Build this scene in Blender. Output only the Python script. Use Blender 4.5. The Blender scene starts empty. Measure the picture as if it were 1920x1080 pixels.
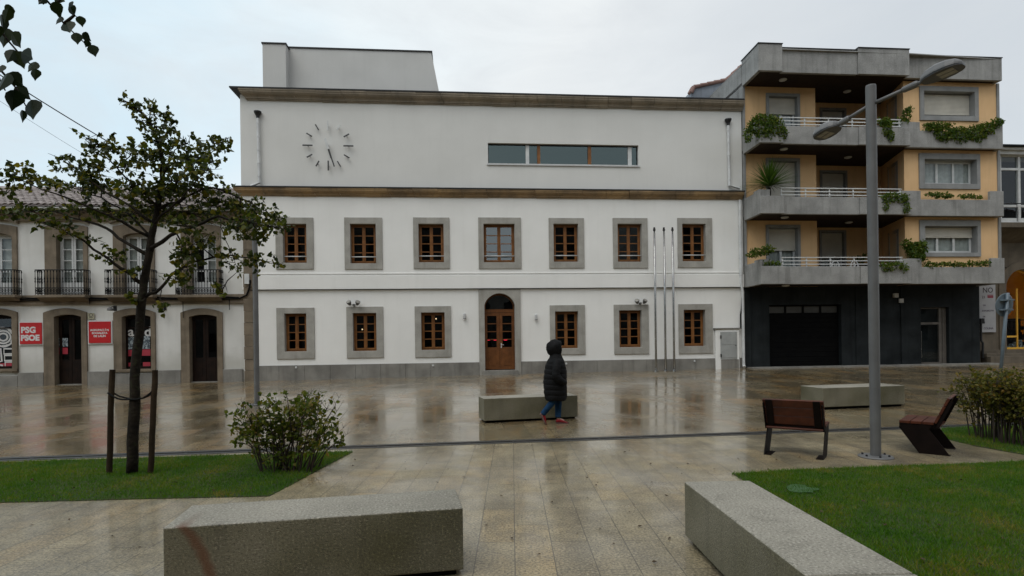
import bpy, bmesh, math, random
import numpy as np
from mathutils import Vector, Matrix
random.seed(7)
RNG = np.random.default_rng(11)
S = bpy.context.scene
COL = S.collection
PI = math.pi

# ------------------------------------------------------------------ camera
CAMH, FPX, CX, HY, ROLL = 1.72, 1100.0, 960.0, 638.0, 0.0135
CA, SA = math.cos(ROLL), math.sin(ROLL)
cd = bpy.data.cameras.new('camera'); cam = bpy.data.objects.new('camera', cd); COL.objects.link(cam)
cam.location = (0, 0, CAMH); cam.rotation_euler = (PI/2, ROLL, 0)
cd.sensor_width = 36.0; cd.lens = 36.0*FPX/1920.0
cd.shift_y = (HY-540.0)/1920.0
cd.clip_start = 0.05; cd.clip_end = 6000
S.camera = cam

def ray(px, py):
    u = (px-CX)/FPX; v = (HY-py)/FPX
    return Vector((u*CA+v*SA, 1.0, -u*SA+v*CA))
O = Vector((0, 0, CAMH))
# facade frame: x along the facade, y into the buildings, z up
TH = math.atan(0.0902)
F0 = Vector((0, 24.4, 0)); FX = Vector((math.cos(TH), math.sin(TH), 0)); FY = Vector((-math.sin(TH), math.cos(TH), 0))
def W(x, y, z): return F0 + FX*x + FY*y + Vector((0, 0, z))
def F(px, py, y=0.0):
    d = ray(px, py)
    s = (y - (O-F0).dot(FY)) / d.dot(FY)
    P = O + d*s
    return (P-F0).dot(FX), P.z
def fx(px, py=500, y=0.0): return F(px, py, y)[0]
def fz(px, py, y=0.0): return F(px, py, y)[1]
def flat(px, py, z=0.0):
    d = ray(px, py); s = (z-CAMH)/d.z
    return O + d*s
def atY(px, py, Y):
    d = ray(px, py); return O + d*Y
_a = flat(300, 851); _b = flat(1500, 809.3)
DRK = (_b.y-_a.y)/(_b.x-_a.x); DR0 = _a.y - DRK*_a.x
def drainY(X): return DR0 + DRK*X
def gz(X, Y):
    yd = drainY(X); yf = 24.4+0.0902*X
    s = (Y-yd)/max(yf-yd, 1.0)
    s = min(max(s, 0.0), 1.0)
    return s*(0.305+0.0085*min(max(X, -11.0), 9.5))
def G(px, py):
    z = 0.0
    for _ in range(12):
        P = flat(px, py, z); z = 0.5*z+0.5*gz(P.x, P.y)
    return Vector((P.x, P.y, gz(P.x, P.y)))

# ------------------------------------------------------------------ things
ORG = {}
def tag(o, label=None, cat=None, group=None, kind=None):
    if label: o['label'] = label
    if cat: o['category'] = cat
    if group: o['group'] = group
    if kind: o['kind'] = kind
    return o
def root_w(name, label, cat, loc, rotz=0.0, group=None):
    o = bpy.data.objects.new(name, None); COL.objects.link(o)
    o.empty_display_size = 0.2
    o.location = loc; o.rotation_euler = (0, 0, rotz)
    ORG[o.name] = (0, 0, 0)
    return tag(o, label, cat, group)
def root_f(name, label, cat, x, y, z, group=None):
    o = root_w(name, label, cat, W(x, y, z), TH, group)
    ORG[o.name] = (x, y, z)
    return o
def org_of(o):
    while o is not None:
        if o.name in ORG: return ORG[o.name]
        o = o.parent
    return (0, 0, 0)

class MB:
    def __init__(s): s.v = []; s.f = []
    def add(s, vs, fs):
        b = len(s.v); s.v += [tuple(v) for v in vs]; s.f += [tuple(i+b for i in f) for f in fs]; return s
    def box(s, x0, x1, y0, y1, z0, z1):
        return s.add([(x0,y0,z0),(x1,y0,z0),(x1,y1,z0),(x0,y1,z0),(x0,y0,z1),(x1,y0,z1),(x1,y1,z1),(x0,y1,z1)],
                     [(0,3,2,1),(4,5,6,7),(0,1,5,4),(1,2,6,5),(2,3,7,6),(3,0,4,7)])
    def obox(s, c, ax, ay, az):
        c, ax, ay, az = map(Vector, (c, ax, ay, az))
        P = [c+ax*i+ay*j+az*k for k in (-1,1) for j in (-1,1) for i in (-1,1)]
        return s.add(P, [(0,2,3,1),(4,5,7,6),(0,1,5,4),(1,3,7,5),(3,2,6,7),(2,0,4,6)])
    def prism(s, pts0, pts1):
        n = len(pts0)
        return s.add(list(pts0)+list(pts1), [tuple(range(n))[::-1], tuple(range(n, 2*n))]+[(i,(i+1)%n,n+(i+1)%n,n+i) for i in range(n)])
    def prism_xz(s, poly, y0, y1): return s.prism([(x,y0,z) for x,z in poly], [(x,y1,z) for x,z in poly])
    def prism_yz(s, poly, x0, x1): return s.prism([(x0,y,z) for y,z in poly], [(x1,y,z) for y,z in poly])
    def prism_xy(s, poly, z0, z1): return s.prism([(x,y,z0) for x,y in poly], [(x,y,z1) for x,y in poly])
    def rings(s, R, closed=True, caps=True):
        n = len(R[0]); vs = [p for r in R for p in r]; fs = []
        for k in range(len(R)-1):
            for i in range(n if closed else n-1):
                j = (i+1) % n
                fs.append((k*n+i, k*n+j, (k+1)*n+j, (k+1)*n+i))
        if caps and closed:
            fs.append(tuple(range(n))[::-1]); fs.append(tuple(range((len(R)-1)*n, len(R)*n)))
        return s.add(vs, fs)
    def tube(s, pts, r, n=8, caps=True, flat_=1.0):
        pts = [Vector(p) for p in pts]
        rr = r if isinstance(r, (list, tuple)) else [r]*len(pts)
        R = []; prev = None
        for i, p in enumerate(pts):
            t = (pts[min(i+1, len(pts)-1)]-pts[max(i-1, 0)])
            t = t.normalized() if t.length > 1e-9 else Vector((0,0,1))
            if prev is None:
                a = Vector((0,0,1)) if abs(t.z) < 0.9 else Vector((1,0,0))
                u = t.cross(a).normalized()
            else:
                u = (prev - t*prev.dot(t))
                u = u.normalized() if u.length > 1e-6 else t.orthogonal().normalized()
            prev = u; w = t.cross(u)
            R.append([tuple(p+(u*math.cos(2*PI*k/n)+w*math.sin(2*PI*k/n)*flat_)*rr[i]) for k in range(n)])
        return s.rings(R, caps=caps)
    def lathe(s, prof, c=(0,0,0), n=20, caps=True):
        return s.rings([[(c[0]+r*math.cos(2*PI*k/n), c[1]+r*math.sin(2*PI*k/n), c[2]+z) for k in range(n)] for r, z in prof], caps=caps)
    def ell(s, c, rx, ry, rz, n=14, m=8):
        return s.rings([[(c[0]+rx*math.sin(PI*j/m)*math.cos(2*PI*k/n), c[1]+ry*math.sin(PI*j/m)*math.sin(2*PI*k/n), c[2]-rz*math.cos(PI*j/m)) for k in range(n)]
                        for j in ([0.15]+list(range(1, m))+[m-0.15])])
    def ring(s, outer, inner, y0, y1, closed=True):
        n = len(outer); vs = [(x,y0,z) for x,z in outer]+[(x,y0,z) for x,z in inner]+[(x,y1,z) for x,z in outer]+[(x,y1,z) for x,z in inner]
        fs = []
        for i in range(n if closed else n-1):
            j = (i+1) % n
            fs += [(i,j,n+j,n+i), (2*n+i,3*n+i,3*n+j,2*n+j), (n+i,n+j,3*n+j,3*n+i), (i,2*n+i,2*n+j,j)]
        if not closed:
            fs += [(0,n,3*n,2*n), (n-1,3*n-1,4*n-1,2*n-1)]
        return s.add(vs, fs)
    def wall(s, x0, x1, z0, z1, y, holes):
        xs = sorted({x0, x1, *[h[0] for h in holes], *[h[1] for h in holes]}); zs = sorted({z0, z1, *[h[2] for h in holes], *[h[3] for h in holes]})
        xs = [x for x in xs if x0-1e-6 <= x <= x1+1e-6]; zs = [z for z in zs if z0-1e-6 <= z <= z1+1e-6]
        idx = {}
        vs = []; fs = []
        def vi(i, j):
            if (i, j) not in idx: idx[(i, j)] = len(vs); vs.append((xs[i], y, zs[j]))
            return idx[(i, j)]
        for i in range(len(xs)-1):
            for j in range(len(zs)-1):
                cx, cz = (xs[i]+xs[i+1])/2, (zs[j]+zs[j+1])/2
                if any(h[0] < cx < h[1] and h[2] < cz < h[3] for h in holes): continue
                fs.append((vi(i,j), vi(i+1,j), vi(i+1,j+1), vi(i,j+1)))
        return s.add(vs, fs)
    def niche(s, x0, x1, z0, z1, y0, y1):
        vs = [(x0,y0,z0),(x1,y0,z0),(x1,y0,z1),(x0,y0,z1),(x0,y1,z0),(x1,y1,z0),(x1,y1,z1),(x0,y1,z1)]
        return s.add(vs, [(4,5,6,7),(0,1,5,4),(1,2,6,5),(2,3,7,6),(3,0,4,7)])
    def stroke(s, pts, w, y0, y1, closed=False):
        P = [Vector((p[0], 0, p[1])) for p in pts]; n = len(P); A = []; B = []
        for i in range(n):
            a = P[(i-1) % n] if closed else P[max(i-1, 0)]; b = P[(i+1) % n] if closed else P[min(i+1, n-1)]
            t = (b-a).normalized(); nn = Vector((-t.z, 0, t.x))*w*0.5
            q = P[i]+nn; r = P[i]-nn; A.append((q.x, q.z)); B.append((r.x, r.z))
        return s.ring(A, B, y0, y1, closed)
    def build(s, name, mat, parent=None, smooth=False, bevel=0.0, loc=None, rotz=0.0, fix=True, origin=None, seg=2):
        o3 = origin if origin is not None else (org_of(parent) if parent is not None else (0,0,0))
        me = bpy.data.meshes.new(name)
        V = np.array(s.v, dtype=float)-np.array(o3, dtype=float)
        me.from_pydata(V.tolist(), [], s.f)
        if fix or bevel:
            bm = bmesh.new(); bm.from_mesh(me)
            if fix: bmesh.ops.recalc_face_normals(bm, faces=bm.faces[:])
            if bevel:
                ed = [e for e in bm.edges if len(e.link_faces) == 2 and e.calc_face_angle(0) > 0.5]
                bmesh.ops.bevel(bm, geom=ed, offset=bevel, segments=seg, affect='EDGES', clamp_overlap=True, profile=0.6)
            bm.to_mesh(me); bm.free()
        if smooth: me.polygons.foreach_set('use_smooth', [True]*len(me.polygons))
        me.materials.append(mat); me.update()
        o = bpy.data.objects.new(name, me); COL.objects.link(o)
        if parent is not None: o.parent = parent
        if loc is not None: o.location = loc
        if rotz: o.rotation_euler = (0, 0, rotz)
        return o
    def build_f(s, name, mat, at, label, cat, group=None, **k):
        o = s.build(name, mat, None, loc=W(*at), rotz=TH, origin=at, **k)
        return tag(o, label, cat, group)

def rect(x0, x1, z0, z1): return [(x0,z0),(x1,z0),(x1,z1),(x0,z1)]
def archpts(x0, x1, z0, zs, rise, n=14):
    # open polyline: bottom left, up, over the arch, down to bottom right
    c = (x0+x1)/2; h = (x1-x0)/2
    P = [(x0, z0)]
    if rise >= h*0.98:
        P += [(c-h*math.cos(PI*k/n), zs+rise*math.sin(PI*k/n)) for k in range(n+1)]
    else:
        R = (h*h+rise*rise)/(2*rise); a = math.asin(h/R)
        P += [(c+R*math.sin(-a+2*a*k/n), zs+rise-R+R*math.cos(-a+2*a*k/n)) for k in range(n+1)]
    return P+[(x1, z0)]
def text_part(txt, size, name, mat, parent, at, align='LEFT', bold=0.0, org=None):
    cu = bpy.data.curves.new(name, 'FONT'); cu.body = txt; cu.size = size; cu.align_x = align; cu.offset = bold; cu.extrude = 0.001; cu.resolution_u = 4
    ob = bpy.data.objects.new(name, cu); COL.objects.link(ob)
    dg = bpy.context.evaluated_depsgraph_get(); dg.update()
    me = bpy.data.meshes.new_from_object(ob.evaluated_get(dg))
    bpy.data.objects.remove(ob); 
    o3 = org if org is not None else org_of(parent)
    me.transform(Matrix.Rotation(PI/2, 4, 'X'))
    me.transform(Matrix.Translation(Vector(at)-Vector(o3)))
    me.materials.clear(); me.materials.append(mat)
    o = bpy.data.objects.new(name, me); COL.objects.link(o); o.parent = parent
    return o

# ------------------------------------------------------------------ materials
class NT:
    def __init__(s, m): s.t = m.node_tree; s.N = s.t.nodes; s.L = s.t.links
    def n(s, typ, **k):
        x = s.N.new(typ)
        for a, b in k.items():
            if a.startswith('i_'):
                key = a[2:]
                x.inputs[int(key) if key.isdigit() else key.replace('_', ' ')].default_value = b
            else: setattr(x, a, b)
        return x
    def l(s, a, b): s.L.new(a, b)
    def ramp(s, fac, stops):
        r = s.n('ShaderNodeValToRGB'); e = r.color_ramp.elements
        while len(e) < len(stops): e.new(0.5)
        for x, (p, c) in zip(e, stops):
            x.position = p; x.color = (c if len(c) == 4 else (*c, 1)) if not isinstance(c, (int, float)) else (c, c, c, 1)
        s.l(fac, r.inputs[0]); return r.outputs[0]
    def noise(s, vec, scale, detail=5, rough=0.55, dist=0.0):
        x = s.n('ShaderNodeTexNoise', i_Scale=scale, i_Detail=detail, i_Roughness=rough, i_Distortion=dist)
        s.l(vec, x.inputs['Vector']); return x.outputs['Fac']
    def mapping(s, vec, scale=(1,1,1), rot=(0,0,0)):
        m = s.n('ShaderNodeMapping'); m.inputs['Scale'].default_value = scale; m.inputs['Rotation'].default_value = rot
        s.l(vec, m.inputs['Vector']); return m.outputs[0]
    def mix(s, fac, a, b, mode='MIX'):
        m = s.n('ShaderNodeMix', data_type='RGBA', blend_type=mode)
        for inp, v in ((m.inputs[0], fac), (m.inputs[6], a), (m.inputs[7], b)):
            if isinstance(v, (int, float)): inp.default_value = v
            elif isinstance(v, tuple): inp.default_value = v if len(v) == 4 else (*v, 1)
            else: s.l(v, inp)
        return m.outputs[2]
    def math(s, op, a, b=0.0, clamp=False):
        m = s.n('ShaderNodeMath', operation=op, use_clamp=clamp)
        for inp, v in ((m.inputs[0], a), (m.inputs[1], b)):
            if isinstance(v, (int, float)): inp.default_value = v
            else: s.l(v, inp)
        return m.outputs[0]

def newmat(name):
    m = bpy.data.materials.new(name); m.use_nodes = True
    t = NT(m); b = t.N['Principled BSDF']; return m, t, b
def mat(name, c1, c2=None, scale=3.0, rough=0.7, rvar=0.1, bump=0.0, bscale=40.0, metal=0.0, speck=None, streak=None, coat=0.0, damp=None, stops=(0.35, 0.65), spec=0.5, island=0.0):
    m, t, b = newmat(name)
    co = t.n('ShaderNodeTexCoord').outputs['Object']
    c2 = c2 or tuple(x*0.8 for x in c1)
    base = t.noise(co, scale, 6)
    col = t.ramp(base, [(stops[0], c1), (stops[1], c2)])
    if streak:   # (colour, amount)
        st = t.noise(t.mapping(co, (2.2, 2.2, 0.16)), 2.0, 5, 0.6)
        sm = t.ramp(st, [(0.52, 0.0), (0.75, streak[1])])
        col = t.mix(sm, col, streak[0])
    if speck:    # (colour, scale, amount, second colour)
        sp = t.noise(co, speck[1], 2, 0.6)
        col = t.mix(t.ramp(sp, [(0.56, 0.0), (0.66, speck[2])]), col, speck[0])
        if len(speck) > 3:
            col = t.mix(t.ramp(sp, [(0.34, speck[2]), (0.44, 0.0)]), col, speck[3])
    if damp:     # darker at the foot: (height, colour, amount)
        sep = t.n('ShaderNodeSeparateXYZ'); t.l(co, sep.inputs[0])
        zz = t.math('ADD', sep.outputs[2], t.math('MULTIPLY', t.noise(co, 1.6, 5), 0.9))
        fa = t.n('ShaderNodeMapRange'); fa.inputs[1].default_value = damp[0]+0.9; fa.inputs[2].default_value = damp[0]+0.25
        fa.inputs[3].default_value = 0.0; fa.inputs[4].default_value = damp[2]; t.l(zz, fa.inputs[0])
        col = t.mix(fa.outputs[0], col, damp[1])
    if island:
        g = t.n('ShaderNodeNewGeometry').outputs['Random Per Island']
        hv = t.n('ShaderNodeHueSaturation'); t.l(col, hv.inputs['Color']); t.l(t.math('ADD', t.math('MULTIPLY', g, island), 1-island/2), hv.inputs['Value']); col = hv.outputs[0]
    t.l(col, b.inputs['Base Color'])
    if rvar:
        rr = t.n('ShaderNodeMapRange'); rr.inputs[3].default_value = max(rough-rvar, 0.02); rr.inputs[4].default_value = min(rough+rvar, 1)
        t.l(t.noise(co, scale*2.3, 4), rr.inputs[0]); t.l(rr.outputs[0], b.inputs['Roughness'])
    else: b.inputs['Roughness'].default_value = rough
    b.inputs['Metallic'].default_value = metal; b.inputs['Specular IOR Level'].default_value = spec
    if coat: b.inputs['Coat Weight'].default_value = coat; b.inputs['Coat Roughness'].default_value = 0.15
    if bump:
        bp = t.n('ShaderNodeBump', i_Strength=bump, i_Distance=0.02); t.l(t.noise(co, bscale, 4), bp.inputs['Height']); t.l(bp.outputs[0], b.inputs['Normal'])
    return m

M = {}
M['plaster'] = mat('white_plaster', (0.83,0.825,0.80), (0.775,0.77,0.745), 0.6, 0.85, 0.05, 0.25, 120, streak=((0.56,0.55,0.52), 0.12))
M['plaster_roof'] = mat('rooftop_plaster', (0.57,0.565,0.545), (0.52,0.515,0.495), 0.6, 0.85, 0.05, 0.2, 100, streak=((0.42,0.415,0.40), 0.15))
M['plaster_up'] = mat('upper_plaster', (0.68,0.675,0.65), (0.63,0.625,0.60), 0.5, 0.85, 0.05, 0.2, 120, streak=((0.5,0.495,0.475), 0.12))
M['plaster_old'] = mat('old_white_plaster', (0.72,0.715,0.69), (0.62,0.615,0.585), 0.7, 0.9, 0.05, 0.4, 60, streak=((0.40,0.39,0.35), 0.22), damp=(0.9, (0.34,0.33,0.28), 0.45))
M['granite'] = mat('grey_granite', (0.38,0.365,0.33), (0.28,0.27,0.242), 2.0, 0.75, 0.1, 0.25, 90, speck=((0.14,0.13,0.12), 70, 0.4, (0.44,0.425,0.39)), streak=((0.17,0.155,0.13), 0.45))
M['plinth'] = mat('plinth_granite', (0.25,0.24,0.215), (0.15,0.142,0.127), 1.3, 0.6, 0.15, 0.25, 70, speck=((0.09,0.085,0.08), 60, 0.35, (0.34,0.33,0.31)), streak=((0.085,0.078,0.066), 0.6))
M['stone_brown'] = mat('brown_sandstone', (0.215,0.17,0.12), (0.125,0.098,0.066), 1.7, 0.8, 0.1, 0.35, 45, speck=((0.08,0.063,0.045), 50, 0.4), streak=((0.06,0.05,0.036), 0.5))
M['cornice'] = mat('weathered_cornice_stone', (0.40,0.265,0.13), (0.19,0.135,0.08), 0.8, 0.85, 0.1, 0.5, 30, speck=((0.11,0.085,0.06), 40, 0.35), streak=((0.075,0.06,0.045), 0.55))
M['cornice_top'] = mat('grey_cornice_stone', (0.33,0.275,0.205), (0.20,0.17,0.13), 0.9, 0.85, 0.1, 0.5, 30, speck=((0.12,0.10,0.08), 40, 0.35), streak=((0.085,0.072,0.058), 0.5))
M['wood'] = mat('varnished_wood', (0.255,0.108,0.033), (0.17,0.068,0.020), 5, 0.45, 0.1, 0.1, 60, streak=((0.08,0.032,0.012), 0.45), spec=0.3)
M['wood_door'] = mat('door_wood', (0.17,0.064,0.019), (0.11,0.040,0.012), 4, 0.45, 0.1, 0.1, 60, streak=((0.05,0.019,0.008), 0.5), spec=0.3)
M['wood_dark'] = mat('dark_door_wood', (0.018,0.010,0.007), (0.009,0.006,0.005), 4, 0.6, 0.1, 0.15, 50, spec=0.12)
M['white_paint'] = mat('white_joinery_paint', (0.62,0.63,0.62), (0.52,0.53,0.53), 4, 0.5, 0.1)
M['iron'] = mat('black_wrought_iron', (0.006,0.007,0.0075), (0.010,0.010,0.010), 12, 0.6, 0.1, spec=0.15)
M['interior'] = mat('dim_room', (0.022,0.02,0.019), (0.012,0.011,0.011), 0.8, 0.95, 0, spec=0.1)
M['zinc'] = mat('zinc_pipe', (0.66,0.67,0.67), (0.52,0.53,0.53), 3, 0.4, 0.1, metal=0.0, streak=((0.34,0.34,0.34), 0.35))
M['dark_metal'] = mat('dark_metal', (0.018,0.018,0.019), (0.028,0.028,0.029), 6, 0.5, 0.1, spec=0.25)
M['clock'] = mat('dark_clock_metal', (0.035,0.035,0.036), (0.05,0.05,0.05), 6, 0.5, 0.1)
M['steel'] = mat('stainless_steel', (0.40,0.40,0.39), (0.26,0.26,0.26), 5, 0.25, 0.06, metal=0.85)
M['light_metal'] = mat('pale_metal', (0.55,0.56,0.56), (0.48,0.48,0.48), 5, 0.4, 0.05)
M['lamp_grey'] = mat('grey_lamp_paint', (0.135,0.135,0.135), (0.10,0.10,0.10), 2.5, 0.5, 0.08, 0.05, 80, metal=0.0, streak=((0.07,0.07,0.07), 0.5))
M['lamp_grey_dark'] = mat('dark_grey_lamp_paint', (0.05,0.053,0.058), (0.04,0.042,0.046), 4, 0.45, 0.08)
M['lens'] = mat('lamp_lens', (0.30,0.29,0.26), (0.22,0.21,0.19), 6, 0.25, 0.05)
M['concrete'] = mat('grey_exposed_concrete', (0.315,0.312,0.30), (0.215,0.213,0.205), 1.6, 0.8, 0.1, 0.5, 60, speck=((0.14,0.14,0.135), 45, 0.5, (0.40,0.395,0.385)), streak=((0.10,0.098,0.092), 0.6))
M['concrete_lt'] = mat('grey_window_stone', (0.27,0.272,0.268), (0.21,0.212,0.21), 2.0, 0.8, 0.1, 0.2, 60, speck=((0.15,0.15,0.15), 60, 0.3), streak=((0.13,0.13,0.125), 0.45))
M['yellow'] = mat('ochre_render', (0.76,0.50,0.265), (0.68,0.435,0.22), 0.8, 0.85, 0.05, 0.25, 90, streak=((0.48,0.30,0.145), 0.35))
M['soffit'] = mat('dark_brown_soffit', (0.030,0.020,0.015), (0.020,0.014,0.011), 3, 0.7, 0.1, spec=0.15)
M['slate'] = mat('dark_slate_cladding', (0.022,0.026,0.028), (0.010,0.012,0.013), 1.3, 0.65, 0.15, 0.15, 30, streak=((0.004,0.005,0.006), 0.6), spec=0.12)
M['black'] = mat('black_sheet_metal', (0.003,0.003,0.0035), (0.005,0.005,0.005), 3, 0.7, 0.1, spec=0.06)
M['shutter'] = mat('beige_shutter', (0.56,0.53,0.46), (0.48,0.455,0.40), 2, 0.6, 0.1)
M['curtain'] = mat('pale_curtain', (0.60,0.59,0.56), (0.46,0.45,0.43), 6, 0.9, 0)
M['tile'] = mat('old_roof_tile', (0.36,0.315,0.295), (0.215,0.18,0.17), 2.8, 0.75, 0.1, 0.4, 40, speck=((0.11,0.10,0.095), 25, 0.5), island=0.35)
M['tile_red'] = mat('red_roof_tile', (0.24,0.14,0.115), (0.17,0.10,0.085), 2.5, 0.8, 0.1, 0.4, 30)
M['gable'] = mat('blue_grey_render', (0.22,0.245,0.28), (0.16,0.18,0.21), 1.4, 0.85, 0.1, 0.3, 40, streak=((0.10,0.11,0.13), 0.5))
M['red'] = mat('red_sign_panel', (0.50,0.010,0.014), (0.44,0.008,0.012), 3, 0.4, 0.05)
M['white_sign'] = mat('white_sign_film', (0.66,0.66,0.65), (0.6,0.6,0.6), 4, 0.5, 0.05)
M['poster_pink'] = mat('pink_red_poster', (0.42,0.035,0.06), (0.36,0.03,0.05), 3, 0.5, 0.05)
M['poster_grey'] = mat('photo_poster', (0.36,0.42,0.45), (0.06,0.08,0.10), 14, 0.5, 0.05, stops=(0.45, 0.55))
M['cream_plate'] = mat('cream_plate', (0.42,0.40,0.28), (0.36,0.34,0.24), 6, 0.5, 0.05)
M['banner'] = mat('grey_white_banner', (0.40,0.40,0.41), (0.33,0.33,0.35), 2, 0.7, 0.05)
M['ink'] = mat('dark_print', (0.05,0.035,0.035), (0.04,0.03,0.03), 6, 0.6, 0)
M['ink_grey'] = mat('grey_print', (0.12,0.10,0.13), (0.10,0.09,0.11), 6, 0.6, 0)
M['ink_red'] = mat('red_print', (0.25,0.03,0.05), (0.2,0.03,0.05), 6, 0.6, 0)
M['shop_yellow'] = mat('yellow_shop_wall', (0.75,0.42,0.05), (0.62,0.33,0.04), 2, 0.7, 0.1)
M['shop_stone'] = mat('shop_wall_stone', (0.15,0.122,0.088), (0.095,0.077,0.056), 1.6, 0.8, 0.1, 0.3, 40, streak=((0.04,0.034,0.027), 0.6))
M['sign_back'] = mat('blue_grey_sign_back', (0.12,0.16,0.19), (0.09,0.12,0.145), 5, 0.4, 0.1)
M['bench_wood'] = mat('red_brown_slats', (0.095,0.026,0.012), (0.05,0.014,0.007), 5, 0.5, 0.1, 0.15, 50, streak=((0.02,0.008,0.005), 0.5), spec=0.25)
M['bench_steel'] = mat('dark_brown_steel', (0.006,0.004,0.0035), (0.010,0.006,0.005), 6, 0.6, 0.1, spec=0.08)
M['bench_granite'] = mat('bench_granite', (0.33,0.305,0.25), (0.21,0.195,0.155), 0.9, 0.5, 0.16, 0.6, 110, speck=((0.07,0.065,0.052), 60, 0.65, (0.54,0.50,0.42)), streak=((0.11,0.10,0.076), 0.55))
M['coat'] = mat('black_quilted_fabric', (0.006,0.006,0.0065), (0.004,0.004,0.0045), 8, 0.7, 0.1, 0.3, 30, spec=0.15)
M['jeans'] = mat('blue_denim', (0.014,0.046,0.10), (0.008,0.026,0.06), 9, 0.9, 0.05, 0.2, 120, spec=0.1)
M['shoe'] = mat('dark_red_shoe', (0.26,0.014,0.02), (0.19,0.010,0.014), 9, 0.6, 0.1, spec=0.2)
M['sole'] = mat('dull_sole', (0.17,0.10,0.09), (0.12,0.075,0.07), 9, 0.8, 0.1, spec=0.2)
M['skin'] = mat('skin', (0.38,0.23,0.17), (0.33,0.19,0.14), 9, 0.55, 0.05)
M['bark'] = mat('dark_bark', (0.024,0.018,0.012), (0.009,0.007,0.005), 9, 0.9, 0.08, 0.9, 28, speck=((0.035,0.038,0.018), 14, 0.5), spec=0.2)
M['twig'] = mat('bush_twig', (0.045,0.03,0.018), (0.02,0.014,0.01), 9, 0.85, 0.1)
M['stake'] = mat('stake_wood', (0.048,0.033,0.020), (0.022,0.015,0.010), 6, 0.9, 0.08, 0.4, 50, streak=((0.012,0.009,0.006), 0.6), spec=0.1)
M['rubber'] = mat('black_rubber', (0.006,0.006,0.006), (0.010,0.010,0.010), 9, 0.7, 0.1, spec=0.1)
M['drain'] = mat('dark_drain_grate', (0.030,0.029,0.027), (0.018,0.017,0.016), 5, 0.45, 0.15, 0.2, 60)
M['soil'] = mat('dark_soil', (0.03,0.022,0.013), (0.018,0.013,0.008), 6, 0.95, 0, 0.8, 30)

def leafmat(name, stops, trans=0.35, scale=0.9, spec=0.22, nw=0.6, rw=0.55):
    m, t, b = newmat(name)
    g = t.n('ShaderNodeNewGeometry').outputs['Random Per Island']
    co = t.n('ShaderNodeTexCoord').outputs['Object']
    f = t.math('ADD', t.math('MULTIPLY', g, rw), t.math('MULTIPLY', t.noise(co, scale, 5, 0.65), nw))
    col = t.ramp(f, stops); t.l(col, b.inputs['Base Color'])
    b.inputs['Roughness'].default_value = 0.45; b.inputs['Specular IOR Level'].default_value = spec
    tr = t.n('ShaderNodeBsdfTranslucent'); t.l(t.mix(1.0, col, (1.5,1.5,0.7,1), 'MULTIPLY'), tr.inputs['Color'])
    mx = t.n('ShaderNodeMixShader'); mx.inputs[0].default_value = trans
    t.l(b.outputs[0], mx.inputs[1]); t.l(tr.outputs[0], mx.inputs[2]); t.l(mx.outputs[0], t.N['Material Output'].inputs[0])
    return m
M['leaf_tree'] = leafmat('tree_leaf', [(0.15,(0.006,0.012,0.004)), (0.45,(0.026,0.040,0.008)), (0.70,(0.068,0.085,0.011)), (0.93,(0.19,0.145,0.014))], 0.35)
M['leaf_branch'] = leafmat('birch_leaf', [(0.2,(0.004,0.010,0.004)), (0.6,(0.010,0.020,0.006)), (0.9,(0.018,0.028,0.006))], 0.1, spec=0.1)
M['leaf_bush'] = leafmat('bush_leaf', [(0.15,(0.022,0.040,0.008)), (0.45,(0.06,0.09,0.012)), (0.7,(0.13,0.145,0.020)), (0.92,(0.20,0.12,0.025))], 0.4, 2.2)
M['leaf_hedge'] = leafmat('hedge_leaf', [(0.15,(0.03,0.04,0.008)), (0.5,(0.08,0.085,0.014)), (0.75,(0.15,0.125,0.022)), (0.92,(0.19,0.10,0.022))], 0.4, 2.2)
M['leaf_ivy'] = leafmat('balcony_leaf', [(0.15,(0.02,0.045,0.008)), (0.5,(0.055,0.105,0.015)), (0.8,(0.12,0.15,0.02)), (0.95,(0.17,0.15,0.025))], 0.4, 2.5)
M['leaf_palm'] = leafmat('spiky_leaf', [(0.15,(0.02,0.05,0.008)), (0.6,(0.05,0.10,0.015)), (0.95,(0.09,0.13,0.03))], 0.3, 2.5)
M['leaf_dead'] = leafmat('fallen_leaf', [(0.2,(0.035,0.022,0.012)), (0.6,(0.06,0.035,0.015)), (0.95,(0.05,0.05,0.014))], 0.0, 2.5)
M['grass'] = leafmat('grass_blade', [(0.18,(0.008,0.036,0.0015)), (0.40,(0.026,0.092,0.003)), (0.62,(0.056,0.145,0.005)), (0.82,(0.11,0.165,0.011)), (0.96,(0.24,0.18,0.04))], 0.4, 1.3, nw=1.1, rw=0.28)
M['lawn'] = mat('lawn_soil', (0.012,0.034,0.003), (0.04,0.045,0.008), 1.4, 0.95, 0, 0.9, 60)
M['patch'] = mat('pale_green_sheet', (0.048,0.10,0.040), (0.032,0.075,0.022), 6, 0.7, 0.1, spec=0.2)

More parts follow.
